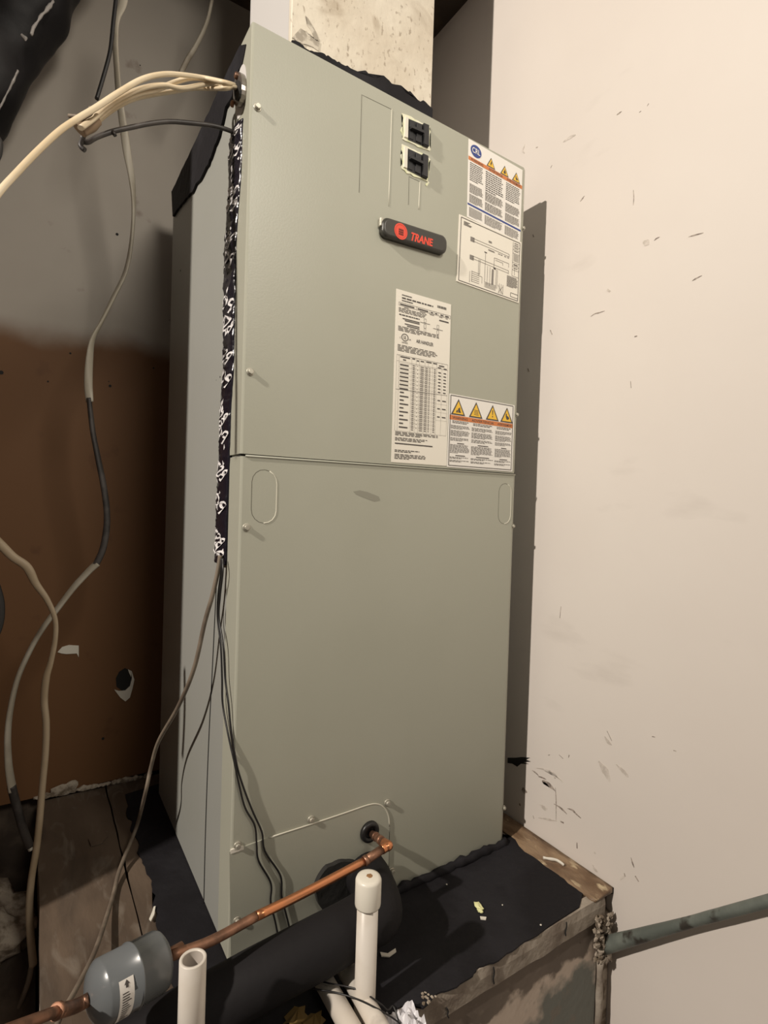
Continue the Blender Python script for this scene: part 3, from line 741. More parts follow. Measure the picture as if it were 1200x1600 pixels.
# ratings sheet
L = Lab([(619, 451), (704.5, 476), (697.5, 728), (611, 722)], 'ratings_sticker', m_paper, up, 'tall cream ratings sticker printed with air handler tables', .0006)
L.para('ink', .10, .27, .023, .035, 1, .55, 1); L.para('sym', .10, .66, .039, .053, 1, .6, 1); L.para('ink', .10, .29, .055, .067, 1, .55, 1)
for i in range(20): L.rect('sym', .74 + i * .0085, .028, .74 + i * .0085 + random.uniform(.003, .007), .043)
L.frame('sym', .05, .072, .99, .090, .004)
for x in (.36, .60, .68, .76, .86): L.line('sym', x, .072, x, .090, .004)
for x0, x1 in [(.07, .32), (.38, .57), (.62, .66), (.70, .74), (.80, .85), (.89, .96)]: L.rect('ink', x0, .078, x1, .086)
for x0, x1 in [(.14, .22), (.42, .52), (.60, .68), (.78, .84), (.90, .94)]: L.rect('grey', x0, .093, x1, .098)
L.para('ink', .05, .55, .102, .130, 4, .5, .9); L.rect('ink', .78, .112, .96, .120)
L.para('sym', .06, .42, .138, .152, 1, .5, 1)
for y_, x0, x1 in [(.158, .12, .42), (.167, .16, .42), (.186, .16, .42), (.196, .20, .42)]: L.rect('sym', x0, y_, x1, y_ + .006)
for cx, y0 in [(.52, .13), (.76, .148)]:
    L.frame('sym', cx - .018, y0, cx + .018, y0 + .022, .004); L.line('sym', cx - .09, y0 + .026, cx + .09, y0 + .026, .007); L.frame('sym', cx - .018, y0 + .032, cx + .018, y0 + .055, .004); L.frame('grey', cx - .015, y0 + .058, cx + .015, y0 + .078, .004)
L.para('ink', .05, .80, .208, .238, 4, .5, .5)
n = 20
for i in range(n):
    a0, a1 = 2 * math.pi * i / n, 2 * math.pi * (i + 1) / n
    L.poly('sym', [(.17 + r_ * .062 * math.cos(a), .268 + r_ * .022 * math.sin(a)) for r_, a in ((1, a0), (1, a1), (.8, a1), (.8, a0))])
L.text('sym', 'UL', .145, .258, .195, .278); L.text('sym', 'LISTED', .12, .294, .22, .303); L.text('sym', 'C', .08, .27, .10, .279); L.text('sym', 'US', .24, .27, .275, .279)
L.text('sym', 'AIR HANDLER', .37, .262, .68, .283)
L.para('ink', .05, .78, .315, .355, 5, .5, .8)
cols = [.04, .08, .30, .38, .44, .54, .60, .68, .76, .86, .97]
for x in cols[:1] + cols[1:]: L.line('grey', x, .375, x, .815, .0025)
L.line('sym', .04, .375, .97, .375, .004); L.line('grey', .04, .41, .97, .41, .003); L.line('sym', .04, .575, .97, .565, .005); L.line('grey', .04, .815, .97, .815, .003)
for x0, x1, y_ in [(.10, .27, .38), (.15, .20, .395), (.31, .36, .378), (.39, .43, .385), (.46, .52, .383), (.56, .66, .38), (.69, .76, .38), (.80, .90, .388), (.78, .84, .40), (.89, .95, .402)]: L.rect('sym', x0, y_, x1, y_ + .007)
for i in range(34):
    y_ = .418 + i * .0115
    for x0, x1 in [(.32, .36), (.46, .52), (.55, .59), (.62, .64), (.71, .74)]: L.rect('grey', x0, y_, x1, y_ + .0065)
    if i % 2 == 0: L.line('grey', .30, y_ - .002, .76, y_ - .002, .0018); L.rect('ink', .405, y_, .415, y_ + .005)
for i in range(7): L.rect('sym', .10, .425 + i * .023, .25, .433 + i * .023); L.line('grey', .08, .418 + i * .023, .30, .418 + i * .023, .002); L.rect('ink', .79, .43 + i * .02, .84, .437 + i * .02); L.rect('ink', .89, .43 + i * .02, .94, .437 + i * .02)
for i in range(10): L.rect('sym', .11, .585 + i * .0225, [.18, .26][i % 2], .593 + i * .0225)
for y_ in (.60, .65, .70): L.rect('ink', .79, y_, .84, y_ + .007); L.rect('ink', .88, y_, .95, y_ + .007); L.line('grey', .76, y_ + .025, .97, y_ + .025, .002)
L.para('ink', .05, .82, .82, .845, 3, .55, .6); L.para('ink', .05, .62, .853, .875, 3, .55, .8); L.rect('ink', .05, .885, .72, .892)
L.para('ink', .05, .52, .925, .942, 2, .6, .6); L.para('ink', .05, .62, .95, .982, 4, .55, .45)
L.done(LM)
# lower warning label
L = Lab([(702, 615), (803.5, 633.5), (800, 737), (698, 729.5)], 'warning_sticker', m_white, up, 'white warning sticker with four large yellow triangles at the panel foot', .0010)
L.frame('sym', .018, .018, .975, .975, .008)
for cx, k in [(.13, 'hand2'), (.39, 'fan'), (.645, '!'), (.875, 'hand')]: tri(L, cx, .165, .205, .225, k)
L.rect('or', .01, .285, .98, .348)
for x0, x1, wrd in [(.05, .27, 'WARNING'), (.33, .67, 'ADVERTENCIA'), (.73, .96, 'AVERTISSEMENT')]: L.text('sym', wrd, x0, .30, x1, .336)
for x0, x1 in [(.03, .31), (.335, .675), (.70, .965)]:
    L.para('sym', x0 + .02, x1, .36, .40, 2, .5, .8); L.para('ink', x0, x1, .42, .475, 4, .45); L.para('ink', x0, x1, .49, .575, 6, .45); L.para('ink', x0, x1, .59, .64, 3, .45)
    L.rect('sym', x0 + .10, .66, x1 - .08, .672); L.para('ink', x0, x1, .685, .81, 8, .45, .4); L.rect('sym', x0 + .08, .828, x1 - .06, .84); L.para('ink', x0, x1, .855, .885, 2, .5); L.para('ink', x0, x1, .90, .93, 2, .5)
L.done(LM)

# ---------------------------------------------------------------- badge with lettering
# rounded bar standing 12 mm off the panel
q = [Y(593, 340), Y(693, 371), Y(693, 402), Y(592, 371)]
zl0, zl1 = q[3].z, q[0].z; x0, x1 = q[0].x, q[1].x; zm = (zl0 + zl1 + q[1].z + q[2].z) / 4; hh = .0165; sl = ((q[1].z + q[2].z) - (q[0].z + q[3].z)) / 2
bm = bmesh.new(); N2 = 10
def badge_outline(ins, y):
    out = []; a0, a1 = x0 + ins, x1 - ins; h_ = hh - ins; r = min(h_, .010)
    for cx, cz, st in [(a1 - r, h_ - r, 0), (a0 + r, h_ - r, 90), (a0 + r, -h_ + r, 180), (a1 - r, -h_ + r, 270)]:
        for i in range(N2 + 1):
            a = math.radians(st + 90 * i / N2); px, pz = cx + r * math.cos(a), cz + r * math.sin(a)
            t = (px - x0) / (x1 - x0); pz += -.0035 * (4 * (t - .5) ** 2) * (1 if pz > 0 else -.2) + sl * (t - .5)
            out.append((px, y, zm + pz))
    return out
rings = [[bm.verts.new(p) for p in badge_outline(i_, y_)] for i_, y_ in ((0, -.0002), (0, -.008), (.0012, -.0105), (.004, -.0118))]
for a, b_ in zip(rings[:-1], rings[1:]):
    for i in range(len(a)): bm.faces.new((a[i], a[(i + 1) % len(a)], b_[(i + 1) % len(a)], b_[i])).smooth = True
bm.faces.new(rings[-1]); bm.faces.new(rings[0][::-1])
bd = obj('badge', bm, m_badge, up)
bm = bmesh.new(); box(bm, (x0 - .0025, -.007, zm - .003), (x0 + .004, -.0002, zm + .011), .0015, 2); tag(obj('badge_glint', bm, m_screw, bd), 'bright block painting the highlight at the badge end')  # bright block put in for the highlight at the badge's left
yb = -.0121
def lift(u, v): return Y(u, v, yb)
bm = bmesh.new(); c = lift(626.5, 361.5)
R_ = .0125
n = 40
def disc(bm, c, r0, r1, y, n=40):
    for i in range(n):
        a0, a1 = 2 * math.pi * i / n, 2 * math.pi * (i + 1) / n
        bm.faces.new([bm.verts.new((c.x + r * math.cos(a), y, c.z + r * math.sin(a))) for r, a in ((r1, a0), (r1, a1), (r0, a1), (r0, a0))])
disc(bm, c, .0, R_, yb)
em = obj('round_emblem', bm, m_red, bd)
bm = bmesh.new()
for i in range(4): box(bm, (c.x - .0038 + i * .0024, yb - .0004, c.z - .006), (c.x - .0028 + i * .0024, yb - .0001, c.z + .004))
for i in range(3): box(bm, (c.x - .0042, yb - .0004, c.z - .0050 + i * .0034), (c.x + .0046, yb - .0001, c.z - .0042 + i * .0034))
disc(bm, c, .0100, .0103, yb - .0002)
o = obj('emblem_lines', bm, mat('badge_dark_red', (.10, .02, .012, 1), .5), bd); o['kind'] = 'stuff'
bm = bmesh.new(); tq4 = [lift(643, 363), lift(676, 374), lift(675, 385), lift(640, 375)]
puttext(bm, 'TRANE', lambda a, b_: tq4[3].lerp(tq4[2], a).lerp(tq4[0].lerp(tq4[1], a), b_))
# thicken the strokes: a second copy shifted
puttext(bm, 'TRANE', lambda a, b_: tq4[3].lerp(tq4[2], a).lerp(tq4[0].lerp(tq4[1], a), b_) + Vector((.0009, -.00005, 0)))
puttext(bm, 'TRANE', lambda a, b_: tq4[3].lerp(tq4[2], a).lerp(tq4[0].lerp(tq4[1], a), b_) + Vector((.0004, -.0001, .0005)))
obj('badge_lettering', bm, m_red, bd, keep=True)

# ---------------------------------------------------------------- breakers poking through torn openings
for ci, (TL, TR, BR, BL, extra) in enumerate([((631, 183), (669, 199), (669, 234), (630, 217), 0), ((630, 229), (668, 247), (667, 283), (629, 264), 1)]):
    c4 = [Y(*p) for p in (TL, TR, BR, BL)]
    ctr = flatcentre(c4); outl = rect_outline(c4, 9)
    rim = []
    for k, p in enumerate(outl):
        d = (p - ctr).normalized(); rim.append(p + d * (.0016 + .0060 * abs(noise.noise(p * 170 + Vector((ci, 0, 0)))) + (.0030 if (k < 4 and ci == 0) else 0)) + Vector((0, -.0012, 0)))
    bm = bmesh.new(); slab(bm, rim, (0, .0012, 0)); rimo = obj('torn_rim', bm, m_torn, up)
    tag(rimo, 'torn pale edge round the ' + ('upper' if ci == 0 else 'lower') + ' breaker opening')
    br = obj('breaker', slab(bmesh.new(), [c4[0].lerp(c4[1], .16) + Vector((.0, -.0022, -.001)), c4[1] + Vector((-.002, -.0022, -.001)), c4[2] + Vector((-.002, -.0022, .001)), c4[3].lerp(c4[2], .16) + Vector((0, -.0022, .001))], (0, .002, 0)), m_breaker, up)
    tag(br, ('upper' if ci == 0 else 'lower') + ' black double breaker')
    def q4(x, y, l): return c4[0].lerp(c4[1], x).lerp(c4[3].lerp(c4[2], x), y) + Vector((0, -l, 0))
    def prism(bm, xa, xb, ya, yb_, l): slab(bm, [q4(xa, ya, l), q4(xb, ya, l), q4(xb, yb_, l), q4(xa, yb_, l)], (0, l - .001, 0))
    for (xa, xb, l) in [(.19, .36, .004), (.46, .68, .005)]:
        bm = bmesh.new(); prism(bm, xa, xb, .08, .42, l); prism(bm, xa, xb, .52, .92, l * .8); bmesh.ops.bevel(bm, geom=bm.edges[:], offset=.0006, segments=1, affect='EDGES'); obj('breaker_body', bm, m_breaker, br)
    bm = bmesh.new(); prism(bm, .20, .70, .42, .53, .0095); obj('toggle', bm, m_breaker, br)
    bm = bmesh.new(); prism(bm, .72, .96, .0, .97, .0065); bmesh.ops.bevel(bm, geom=bm.edges[:], offset=.001, segments=2, affect='EDGES'); obj('breaker_side', bm, m_breaker, br)
    bm = bmesh.new(); prism(bm, .02, .14, .02, .93, .0034); obj('white_tie', bm, m_chip, br)
bm = bmesh.new(); slab(bm, [Y(u, v, -.0012) for u, v in [(665, 288), (669, 283), (671, 285), (667, 291)]], (0, .001, 0)); obj('torn_flake', bm, m_torn, up)

# ---------------------------------------------------------------- fittings through the access plate
fit = thing('copper_liquid_line', 'thin bright copper pipe with soldered elbow rising out of the cabinet foot', 'pipe', Y(577, 1298))
bm = bmesh.new(); g0 = Y(576, 1298); lathe(bm, g0, (0, -1, 0), [(.0016, .017), (.006, .0165), (.008, .0145), (.008, .0085), (.004, .008)], 24)
tag(obj('rubber_grommet', bm, m_black, fit), 'round black rubber grommet')
a0 = Y(580, 1302, -.004); el = A(606, 1321, .815); f1 = A(578, 1340, .795)
bm = bmesh.new(); tube(bm, [a0, a0.lerp(el, .5), a0.lerp(el, .88)], .0055, None, 12, 3); tube(bm, [a0.lerp(el, .22), a0.lerp(el, .34)], .0068, None, 12, 0); tube(bm, [a0.lerp(el, .52), a0.lerp(el, .66)], .0068, None, 12, 0)
obj('pipe_stub', bm, m_copperd, fit)
bm = bmesh.new(); e2 = el.lerp(f1, .22)
tube(bm, [a0.lerp(el, .80), a0.lerp(el, .93), el + Vector((.0005, -.001, 0)), el.lerp(f1, .14), el.lerp(f1, .34)], .0070, None, 14, 6)
tag(obj('elbow', bm, m_copper, fit), 'bright copper elbow')
dr = A(268, 1493, .605)
bm = bmesh.new(); tube(bm, [el.lerp(f1, .3), el.lerp(f1, 1.3)], .0064, None, 12, 0); tube(bm, [el.lerp(f1, 1.15), el.lerp(f1, 1.32)], .0072, None, 12, 0)
obj('tarnished_joint', bm, m_copperd, fit)
mid = A(400, 1432, .67); m2 = A(330, 1470, .633)
bm = bmesh.new(); tube(bm, [el.lerp(f1, 1.25), A(480, 1393, .725), mid], .0058, None, 14, 6)
tag(obj('straight_run', bm, m_copper, fit), 'bright orange copper run')
bm = bmesh.new(); tube(bm, [mid, m2, dr], .0058, None, 14, 6)
tag(obj('straight_run', bm, m_copperd, fit), 'duller copper end at the filter drier')

fd = thing('filter_drier', 'grey enamelled filter drier canister with small white label', 'filter drier', A(200, 1530, .565) - Vector((0, 0, .034)))
pR, pL = A(256, 1497, .605), A(139, 1561, .545)
ax = (pL - pR); Ld = ax.length
r = .0300
prof = [(-.002, .007), (.0, .010), (.002, .024), (.005, .0285), (.009, r), (Ld * .45, r), (Ld * .452, r + .0012), (Ld * .475, r + .0012), (Ld * .478, r), (Ld * .86, r), (Ld * .885, r * .95), (Ld * .95, r * .78), (Ld * .985, r * .55), (Ld, .012), (Ld + .001, .007)]
bm = bmesh.new(); lathe(bm, pR, ax, prof, 48); obj('canister', bm, m_drier, fd)
lp0 = A(5, 1612, .445); pe = pL + ax.normalized() * .012
bm = bmesh.new(); tube(bm, [pL, pe, pL.lerp(lp0, .45)], .0062, None, 14, 3); tube(bm, [pL.lerp(lp0, .40), pL.lerp(lp0, .44)], .0072, None, 14, 0); obj('inlet_socket', bm, m_copperd, fd)
bm = bmesh.new(); tube(bm, [pR - ax.normalized() * .022, pR + ax.normalized() * .002], .0070, None, 14, 0); obj('outlet_socket', bm, m_copperd, fd)
cpl = bmesh.new(); tube(cpl, [pL.lerp(lp0, .35), lp0, lp0 + (lp0 - pL) * .9], .0048, None, 12, 5)
tag(obj('copper_pipe', cpl, m_copperd), 'dull copper pipe leaving the filter drier at the lower left corner', 'pipe')
# curved label on the canister
axn = ax.normalized(); up_ = Vector((0, 0, 1)); up_ = (up_ - axn * up_.dot(axn)).normalized(); sd = axn.cross(up_)
if sd.dot(CP - pR) < 0: sd = -sd
def dl_(t, a, l=.0005):
    return pR + axn * (Ld * t) + (up_ * math.sin(a) + sd * math.cos(a)) * (r + l)
bm = bmesh.new(); t0, t1, a_0, a_1 = .60, .785, .72, -.75
g = [[bm.verts.new(dl_(t0 + (t1 - t0) * i / 4, a_0 + (a_1 - a_0) * j / 14)) for j in range(15)] for i in range(5)]
for i in range(4):
    for j in range(14): bm.faces.new((g[i][j], g[i + 1][j], g[i + 1][j + 1], g[i][j + 1])).smooth = True
dlab = obj('drier_label', bm, m_white, fd, keep=True); tag(dlab, 'small white flow label')
bm = bmesh.new()
def dm(x, y, l=.0009): return dl_(t1 - (t1 - t0) * x, a_0 + (a_1 - a_0) * y, l)
def dq(*q): bm.faces.new([bm.verts.new(dm(*p)) for p in q])
dq((.42, .10), (.60, .10), (.60, .17), (.42, .17)); dq((.51, .02), (.70, .11), (.32, .11))
for i in range(13): y_ = .25 + i * .053; dq((.18, y_), (random.uniform(.5, .85), y_), (random.uniform(.5, .85), y_ + .022), (.18, y_ + .022))
obj('label_print', bm, m_ink, dlab, keep=True)

# insulated suction line
sl_ = thing('insulated_suction_line', 'thick black foam insulated refrigerant pipe across the cabinet foot', 'pipe', A(430, 1540, .66))
c = Y(540, 1388); bm = bmesh.new()
outl = [Y(540 + 50 * math.cos(a) * (1 + .05 * noise.noise(Vector((math.cos(a) * 2, math.sin(a) * 2, 3)))), 1388 + 46 * math.sin(a) * (1 + .08 * noise.noise(Vector((math.cos(a) * 3, math.sin(a) * 3, 0)))), -.0018) for a in [2 * math.pi * i / 56 for i in range(56)]]
slab(bm, [Vector((p.x, -.010, max(p.z, .014))) for p in outl], (0, .0082, 0))
tag(obj('foam_seal', bm, m_seal, sl_), 'round black foam seal pressed against the panel')
bm = bmesh.new()
path = [Vector((.215, -.008, .062)), Vector((.212, -.035, .060)), A(590, 1425, .765), A(560, 1443, .742), A(500, 1478, .705), A(400, 1532, .665), A(300, 1588, .635), A(235, 1628, .615), A(150, 1680, .59)]
tube(bm, path, .0345, None, 24, 8, rough=14, jit=.05)
obj('foam_sleeve', bm, m_foam, sl_)

# PVC pipes
def pvc_vertical(u, v, dep, zb, rad, capd, name, label):
    tp_ = A(u, v, dep); t = thing(name, label, 'pipe', (tp_.x, tp_.y, zb)); x, y, z = tp_
    bm = bmesh.new()
    if capd:
        lathe(bm, (x, y, zb), (0, 0, 1), [(0, rad), (z - zb - .01, rad)], 32); obj('pipe_body', bm, m_pvc, t)
        bm = bmesh.new(); lathe(bm, (x, y, z - .036), (0, 0, 1), [(0, rad + .0002), (.0, rad + .0026), (.002, rad + .0030), (.032, rad + .0030), (.035, rad + .0016), (.036, rad - .002), (.0363, 0)], 32); obj('end_cap', bm, m_cap, t)
        bm = bmesh.new(); blob(bm, (x + .001, y, z + .0002), .004, .004, .0008, 2); tag(obj('brown_stain', bm, mat('brown_spot', (.30, .16, .07, 1), .6), t), 'small brown spot')
    else:
        lathe(bm, (x, y, zb), (0, 0, 1), [(0, rad), (z - zb - .0006, rad), (z - zb, rad - .0005), (z - zb, rad - .0030), (z - zb - .001, rad - .0034)], 32)
        f = [f for f in bm.faces if len(f.verts) > 10 and f.calc_center_median().z > zb + .01]; bmesh.ops.delete(bm, geom=f, context='FACES_ONLY'); obj('pipe_body', bm, m_pvc, t)
        bm = bmesh.new(); n = 32; a = []
        for zz in (z - .001, z - .10): a.append([bm.verts.new((x + (rad - .0034) * math.cos(2 * math.pi * i / n), y + (rad - .0034) * math.sin(2 * math.pi * i / n), zz)) for i in range(n)])
        for i in range(n): bm.faces.new((a[0][i], a[0][(i + 1) % n], a[1][(i + 1) % n], a[1][i])).smooth = True
        bm.faces.new(a[1]); tag(obj('pipe_bore', bm, m_pvci, t, keep=True), 'hollow inside of the cut end')
    return t
pvc_vertical(576, 1369, .684, -.20, .0134, True, 'drain_pipe', 'upright white plastic drain pipe with a round end cap')
pvc_vertical(301.5, 1497, .560, .0035, .0135, False, 'drain_pipe', 'upright white plastic pipe with an open cut top at lower left')
def lying(p, q, label):
    t = thing('drain_pipe', label, 'pipe', p); bm = bmesh.new(); p, q = Vector(p), Vector(q)
    lathe(bm, p, q - p, [(0, .008), (.0005, .0124), ((q - p).length, .0124), ((q - p).length + .0004, .008)], 28); obj('pipe_body', bm, m_pvc, t)
pA, pB = Z(500, 1522, .022), Z(554, 1618, .022); lying(pA + (pA - pB).normalized() * .012, pB + (pB - pA).normalized() * .09, 'left of two slanting white plastic pipes under the black pipe')
pC, pD = Z(538, 1508, .022), Z(588, 1600, .022); lying(pC, pD + (pD - pC).normalized() * .09, 'slanting white plastic pipe running just behind the capped upright pipe')

# green pipe by the right wall
gp = bmesh.new(); p0, p1 = X(948, 1476, .580), X(1200, 1408, .580)
dv = p1 - p0; tube(gp, [p0 - dv * .02, p0 + dv * .3, p0 + dv * .7, p1, p1 + dv * 1.0, p1 + dv * 2.2], .0128, None, 24, 6, rough=50, jit=.03, radii=lambda t: 1.0 - .42 * min(1, t * 3.0))
tag(obj('metal_pipe', gp, m_verd), 'old blue-green metal pipe slanting along the right wall', 'pipe')

# ---------------------------------------------------------------- duct above the cabinet
YD = .14
du = thing('supply_duct', 'upright white painted duct standing on top of the cabinet', 'duct', (.27, YD + .1, 1.2925))
xl = Y(455, 40, YD).x; xr = Y(676.5, 90, YD).x; yk = X(391, 10, xl).y
obj('duct_front', B((xl, YD, 1.2925), (xr, YD + .012, 1.841), .0015, 1), m_duct, du)
tag(obj('duct_side', B((xl + .0005, YD + .0125, 1.2925), (xr - .003, yk, 1.841)), m_ductm, du), 'smooth grey white metal duct body')
bm = bmesh.new()
tops = [(456, 62), (470, 68), (480, 76), (488, 76), (502, 84), (510, 90), (516, 88), (527, 93), (536, 102), (543, 100), (556, 109), (566, 114), (572, 112), (585, 122), (592, 119), (600, 120), (612, 131), (627, 137), (634, 146), (641, 143), (647, 149), (655, 158), (662, 158), (672, 166), (676, 170)]
P = []
for (a, b_) in zip(tops[:-1], tops[1:]): P += ragged(Y(*a, YD - .003), Y(*b_, YD - .003), 3, .006, (0, 0, 1), 11)
P.append(Y(676, 170, YD - .003)); P += [Vector((P[-1].x, YD - .003, 1.294)), Vector((P[0].x, YD - .003, 1.294))]
slab(bm, P, (0, .0028, 0)); obj('mastic_collar', bm, m_mat, du)
bm = bmesh.new()
for pts in [[(478, 24), (488, 38), (500, 62), (492, 60), (482, 42)], [(458, 58), (470, 44), (480, 50), (500, 66), (499, 80), (480, 70), (466, 64)]]:
    P = []
    for a, b_ in zip(pts, pts[1:] + pts[:1]): P += ragged(Y(*a, YD - .0008), Y(*b_, YD - .0008), 5, .006, (.7, 0, .7), 5)
    slab(bm, P, (0, .0008, 0))
tag(obj('grey_scrape', bm, mat('scraped_board', (.36, .32, .26, 1), .8, col2=(.60, .55, .46, 1), nscale=70, lo=.45, hi=.55), du), 'scraped grey patch low on the duct')

# black wrapped duct at the upper left
path = [A(120, -150, 1.03), A(75, -60, 1.02), A(36, 20, 1.01), A(-6, 95, 1.00), A(-64, 190, .99), A(-150, 320, .97)]
fx = thing('flexible_duct', 'black plastic wrapped flexible duct hanging at the upper left', 'duct', path[3] - Vector((0, 0, .05)))
bm = bmesh.new(); tube(bm, path, .062, None, 36, 14, rough=18, jit=.22); obj('wrap', bm, m_flex, fx)
for sp in ([(84, 2, .985), (76, 12, .975), (64, 26, .965), (55, 40, .96), (48, 54, .955)], [(28, 110, .94), (20, 128, .94), (10, 148, .94), (-2, 172, .94)], [(33, 54, .943), (37, 58, .943), (41, 61, .943)]):
    bm = bmesh.new(); tube(bm, [A(*q_) for q_ in sp], .0028, .0014, 6, 6, rough=120, jit=.8); tag(obj('seam_gleam', bm, m_gleam, fx), 'painted gleam along a seam of the wrap')  # gleams on the wrap, drawn as pale strips

# ---------------------------------------------------------------- cables
def cable(name, pts, ra, rb, m, label, cat='cable', twist=None, seg=12, group=None, radii=None):
    bm = bmesh.new(); tube(bm, pts, ra, rb, seg, 10, twist, radii); o = obj(name, bm, m); tag(o, label, cat, group); return o
# long flat white cable with a black sheathed stretch
c1 = thing('electrical_cable', 'long flat white cable with black middle stretch hanging left of the cabinet', 'cable', Y(140, 640, .38))
a = [(196, -60), (193, 0), (182, 30), (180, 60), (182, 100), (186, 150), (193, 200), (199, 240), (206, 280), (209, 325), (205, 380), (196, 425), (178, 463), (160, 500), (145, 530), (140, 560), (138, 600), (140, 628)]
bm = bmesh.new(); tube(bm, [Y(u, v, .38) for u, v in a], .0070, .0034, 12, 8, lambda t: 1.2 + 1.5 * math.sin(t * 7)); tag(obj('white_sheath', bm, m_nmg, c1), 'dusty white upper sheath')
a = [(139, 622), (142, 650), (146, 680), (154, 720), (162, 760), (167, 800), (166, 830), (160, 860), (148, 886)]
bm = bmesh.new(); tube(bm, [Y(u, v, .38) for u, v in a], .0058, .0044, 10, 8, lambda t: 2 * t); tag(obj('black_sheath', bm, m_dsheath, c1), 'black stretch of sheath')
a = [(152, 880), (138, 893), (115, 918), (92, 948), (66, 983), (45, 1020), (27, 1062), (16, 1110), (12, 1150), (13, 1190), (16, 1215), (20, 1236)]
bm = bmesh.new(); tube(bm, [Y(u, v, .38 + .01 * i / 11) for i, (u, v) in enumerate(a)], .0074, .0044, 12, 8, lambda t: .8 + 1.6 * t); tag(obj('white_sheath', bm, m_nmg, c1), 'dusty white lower sheath')
a = [(18, 1228), (22, 1245), (29, 1270), (36, 1295), (43, 1314), (46, 1322)]
bm = bmesh.new(); tube(bm, [Y(u, v, .39 + .01 * i / 5) for i, (u, v) in enumerate(a)], .0068, None, 12, 8); tag(obj('black_sheath', bm, m_dsheath, c1), 'black end sleeve')
bm = bmesh.new(); tube(bm, [Y(45, 1320, .40), Y(48, 1328, .40)], .0046, .0040, 8, 0); tag(obj('cut_end', bm, m_chip, c1), 'pale cut end')
# second loop at the far left
a = [(-40, 810), (0, 850), (20, 870), (42, 886), (56, 912), (74, 938), (86, 968), (86, 1000), (79, 1035), (72, 1060), (69, 1095), (72, 1130), (71, 1175), (66, 1230), (62, 1280), (57, 1325), (49, 1375), (46, 1420), (48, 1465), (52, 1508)]
def rr(t): return 1 if (t < .18 or t > .48) else .62 + .38 * abs((t - .33) / .15) ** 2
cable('electrical_cable', [Y(u, v, .31) for u, v in a], .0070, .0052, m_nmd, 'cream cable looping in from the left edge and dropping beside the planks', twist=lambda t: 2.2 * t, radii=rr)
a = [(50, 1506), (44, 1535), (34, 1562), (22, 1590), (10, 1640)]
cable('electrical_cable', [Y(u, v, .31) for u, v in a], .0040, None, m_greyc, 'thin grey cable tail below the cream cable at the lower left')
# grey cable above the bundle
a = [(338, -40), (331, 0), (322, 38), (306, 72), (292, 95), (282, 116)]
cable('electrical_cable', [Y(u, v, .42) for u, v in a], .0054, .0036, m_nmgd, 'short grey cable dropping behind the cream cable bundle', twist=lambda t: t)
# cream bundle entering the clamp
bl = thing('cable_bundle', 'bundle of cream cables arching from the cabinet clamp to the left', 'cable', Y(130, 200, .02))
E0 = X(366, 133, -.012)
a = [(320, 122), (285, 117), (255, 116), (222, 124), (185, 145), (150, 168), (125, 183), (95, 203), (62, 233), (28, 268), (-5, 305), (-50, 370)]
bm = bmesh.new(); tube(bm, [E0, X(352, 129, -.03)] + [Y(u, v, .045 - .09 * i / 11) for i, (u, v) in enumerate(a)], .0042, .0030, 12, 8, lambda t: 1.3); obj('cable_strand', bm, m_nm, bl)
for k, pts in enumerate([[(325, 131), (285, 138), (255, 133), (222, 138), (190, 152), (165, 168), (145, 186), (126, 200)],
                         [(328, 125), (300, 122), (275, 128), (245, 140), (212, 148), (180, 163), (155, 182), (130, 205)],
                         [(325, 138), (300, 138), (270, 143), (238, 148), (205, 156), (175, 172), (150, 192), (132, 208)]]):
    bm = bmesh.new(); tube(bm, [E0 + Vector((0, .004 * k - .006, -.007 + .003 * k)), X(350, 132 + k * 3, -.03)] + [Y(u, v, .05 + .012 * k - .04 * i / 7) for i, (u, v) in enumerate(pts)], .0050, .0030, 12, 8, lambda t, k=k: 1.2 + .3 * k); obj('cable_strand', bm, m_nm, bl)
bm = bmesh.new(); tube(bm, [Y(150, 184, .024), Y(136, 194, .022), Y(124, 203, .02)], .0085, .006, 12, 4, rough=60, jit=.4); tag(obj('taped_end', bm, m_tapeb, bl), 'brown taped stub ends')
bm = bmesh.new(); tube(bm, [Y(141, 168, .012), Y(143, 176, .010), Y(137, 181, .010), Y(128, 184, .012), Y(120, 182, .02), Y(108, 181, .03)], .0022, None, 8, 4); obj('wire_tie', bm, m_greyc, bl)
# black wire: down from above, hooks behind the bundle and runs to the cabinet
a = [(186, -50), (181, 0), (177, 35), (172, 80), (161, 122), (151, 155)]
cable('black_wire', [Y(u, v, .36) for u, v in a], .0033, None, m_black, 'black wire dropping from above behind the cream cable bundle', 'wire')
a = [(140, 176), (134, 200), (129, 218), (137, 222), (152, 214), (178, 205), (205, 199), (235, 193), (265, 190), (295, 192), (330, 196), (350, 201)]
o = cable('black_wire', [Y(u, v, .05) for u, v in a] + [X(364, 206, -.007), X(371, 208, -.004)], .0030, None, m_dsheath, 'dusty black wire hooking under the bundle and running to the cabinet', 'wire')
bm = bmesh.new(); tube(bm, [Y(129, 217, .05), Y(126, 228, .048), Y(133, 235, .046)], .0030, None, 8, 4); obj('wire_barb', bm, m_dsheath, o); bm = bmesh.new(); tube(bm, [Y(176, 205, .048), Y(180, 212, .047)], .0024, None, 8, 0); obj('wire_barb', bm, m_dsheath, o)
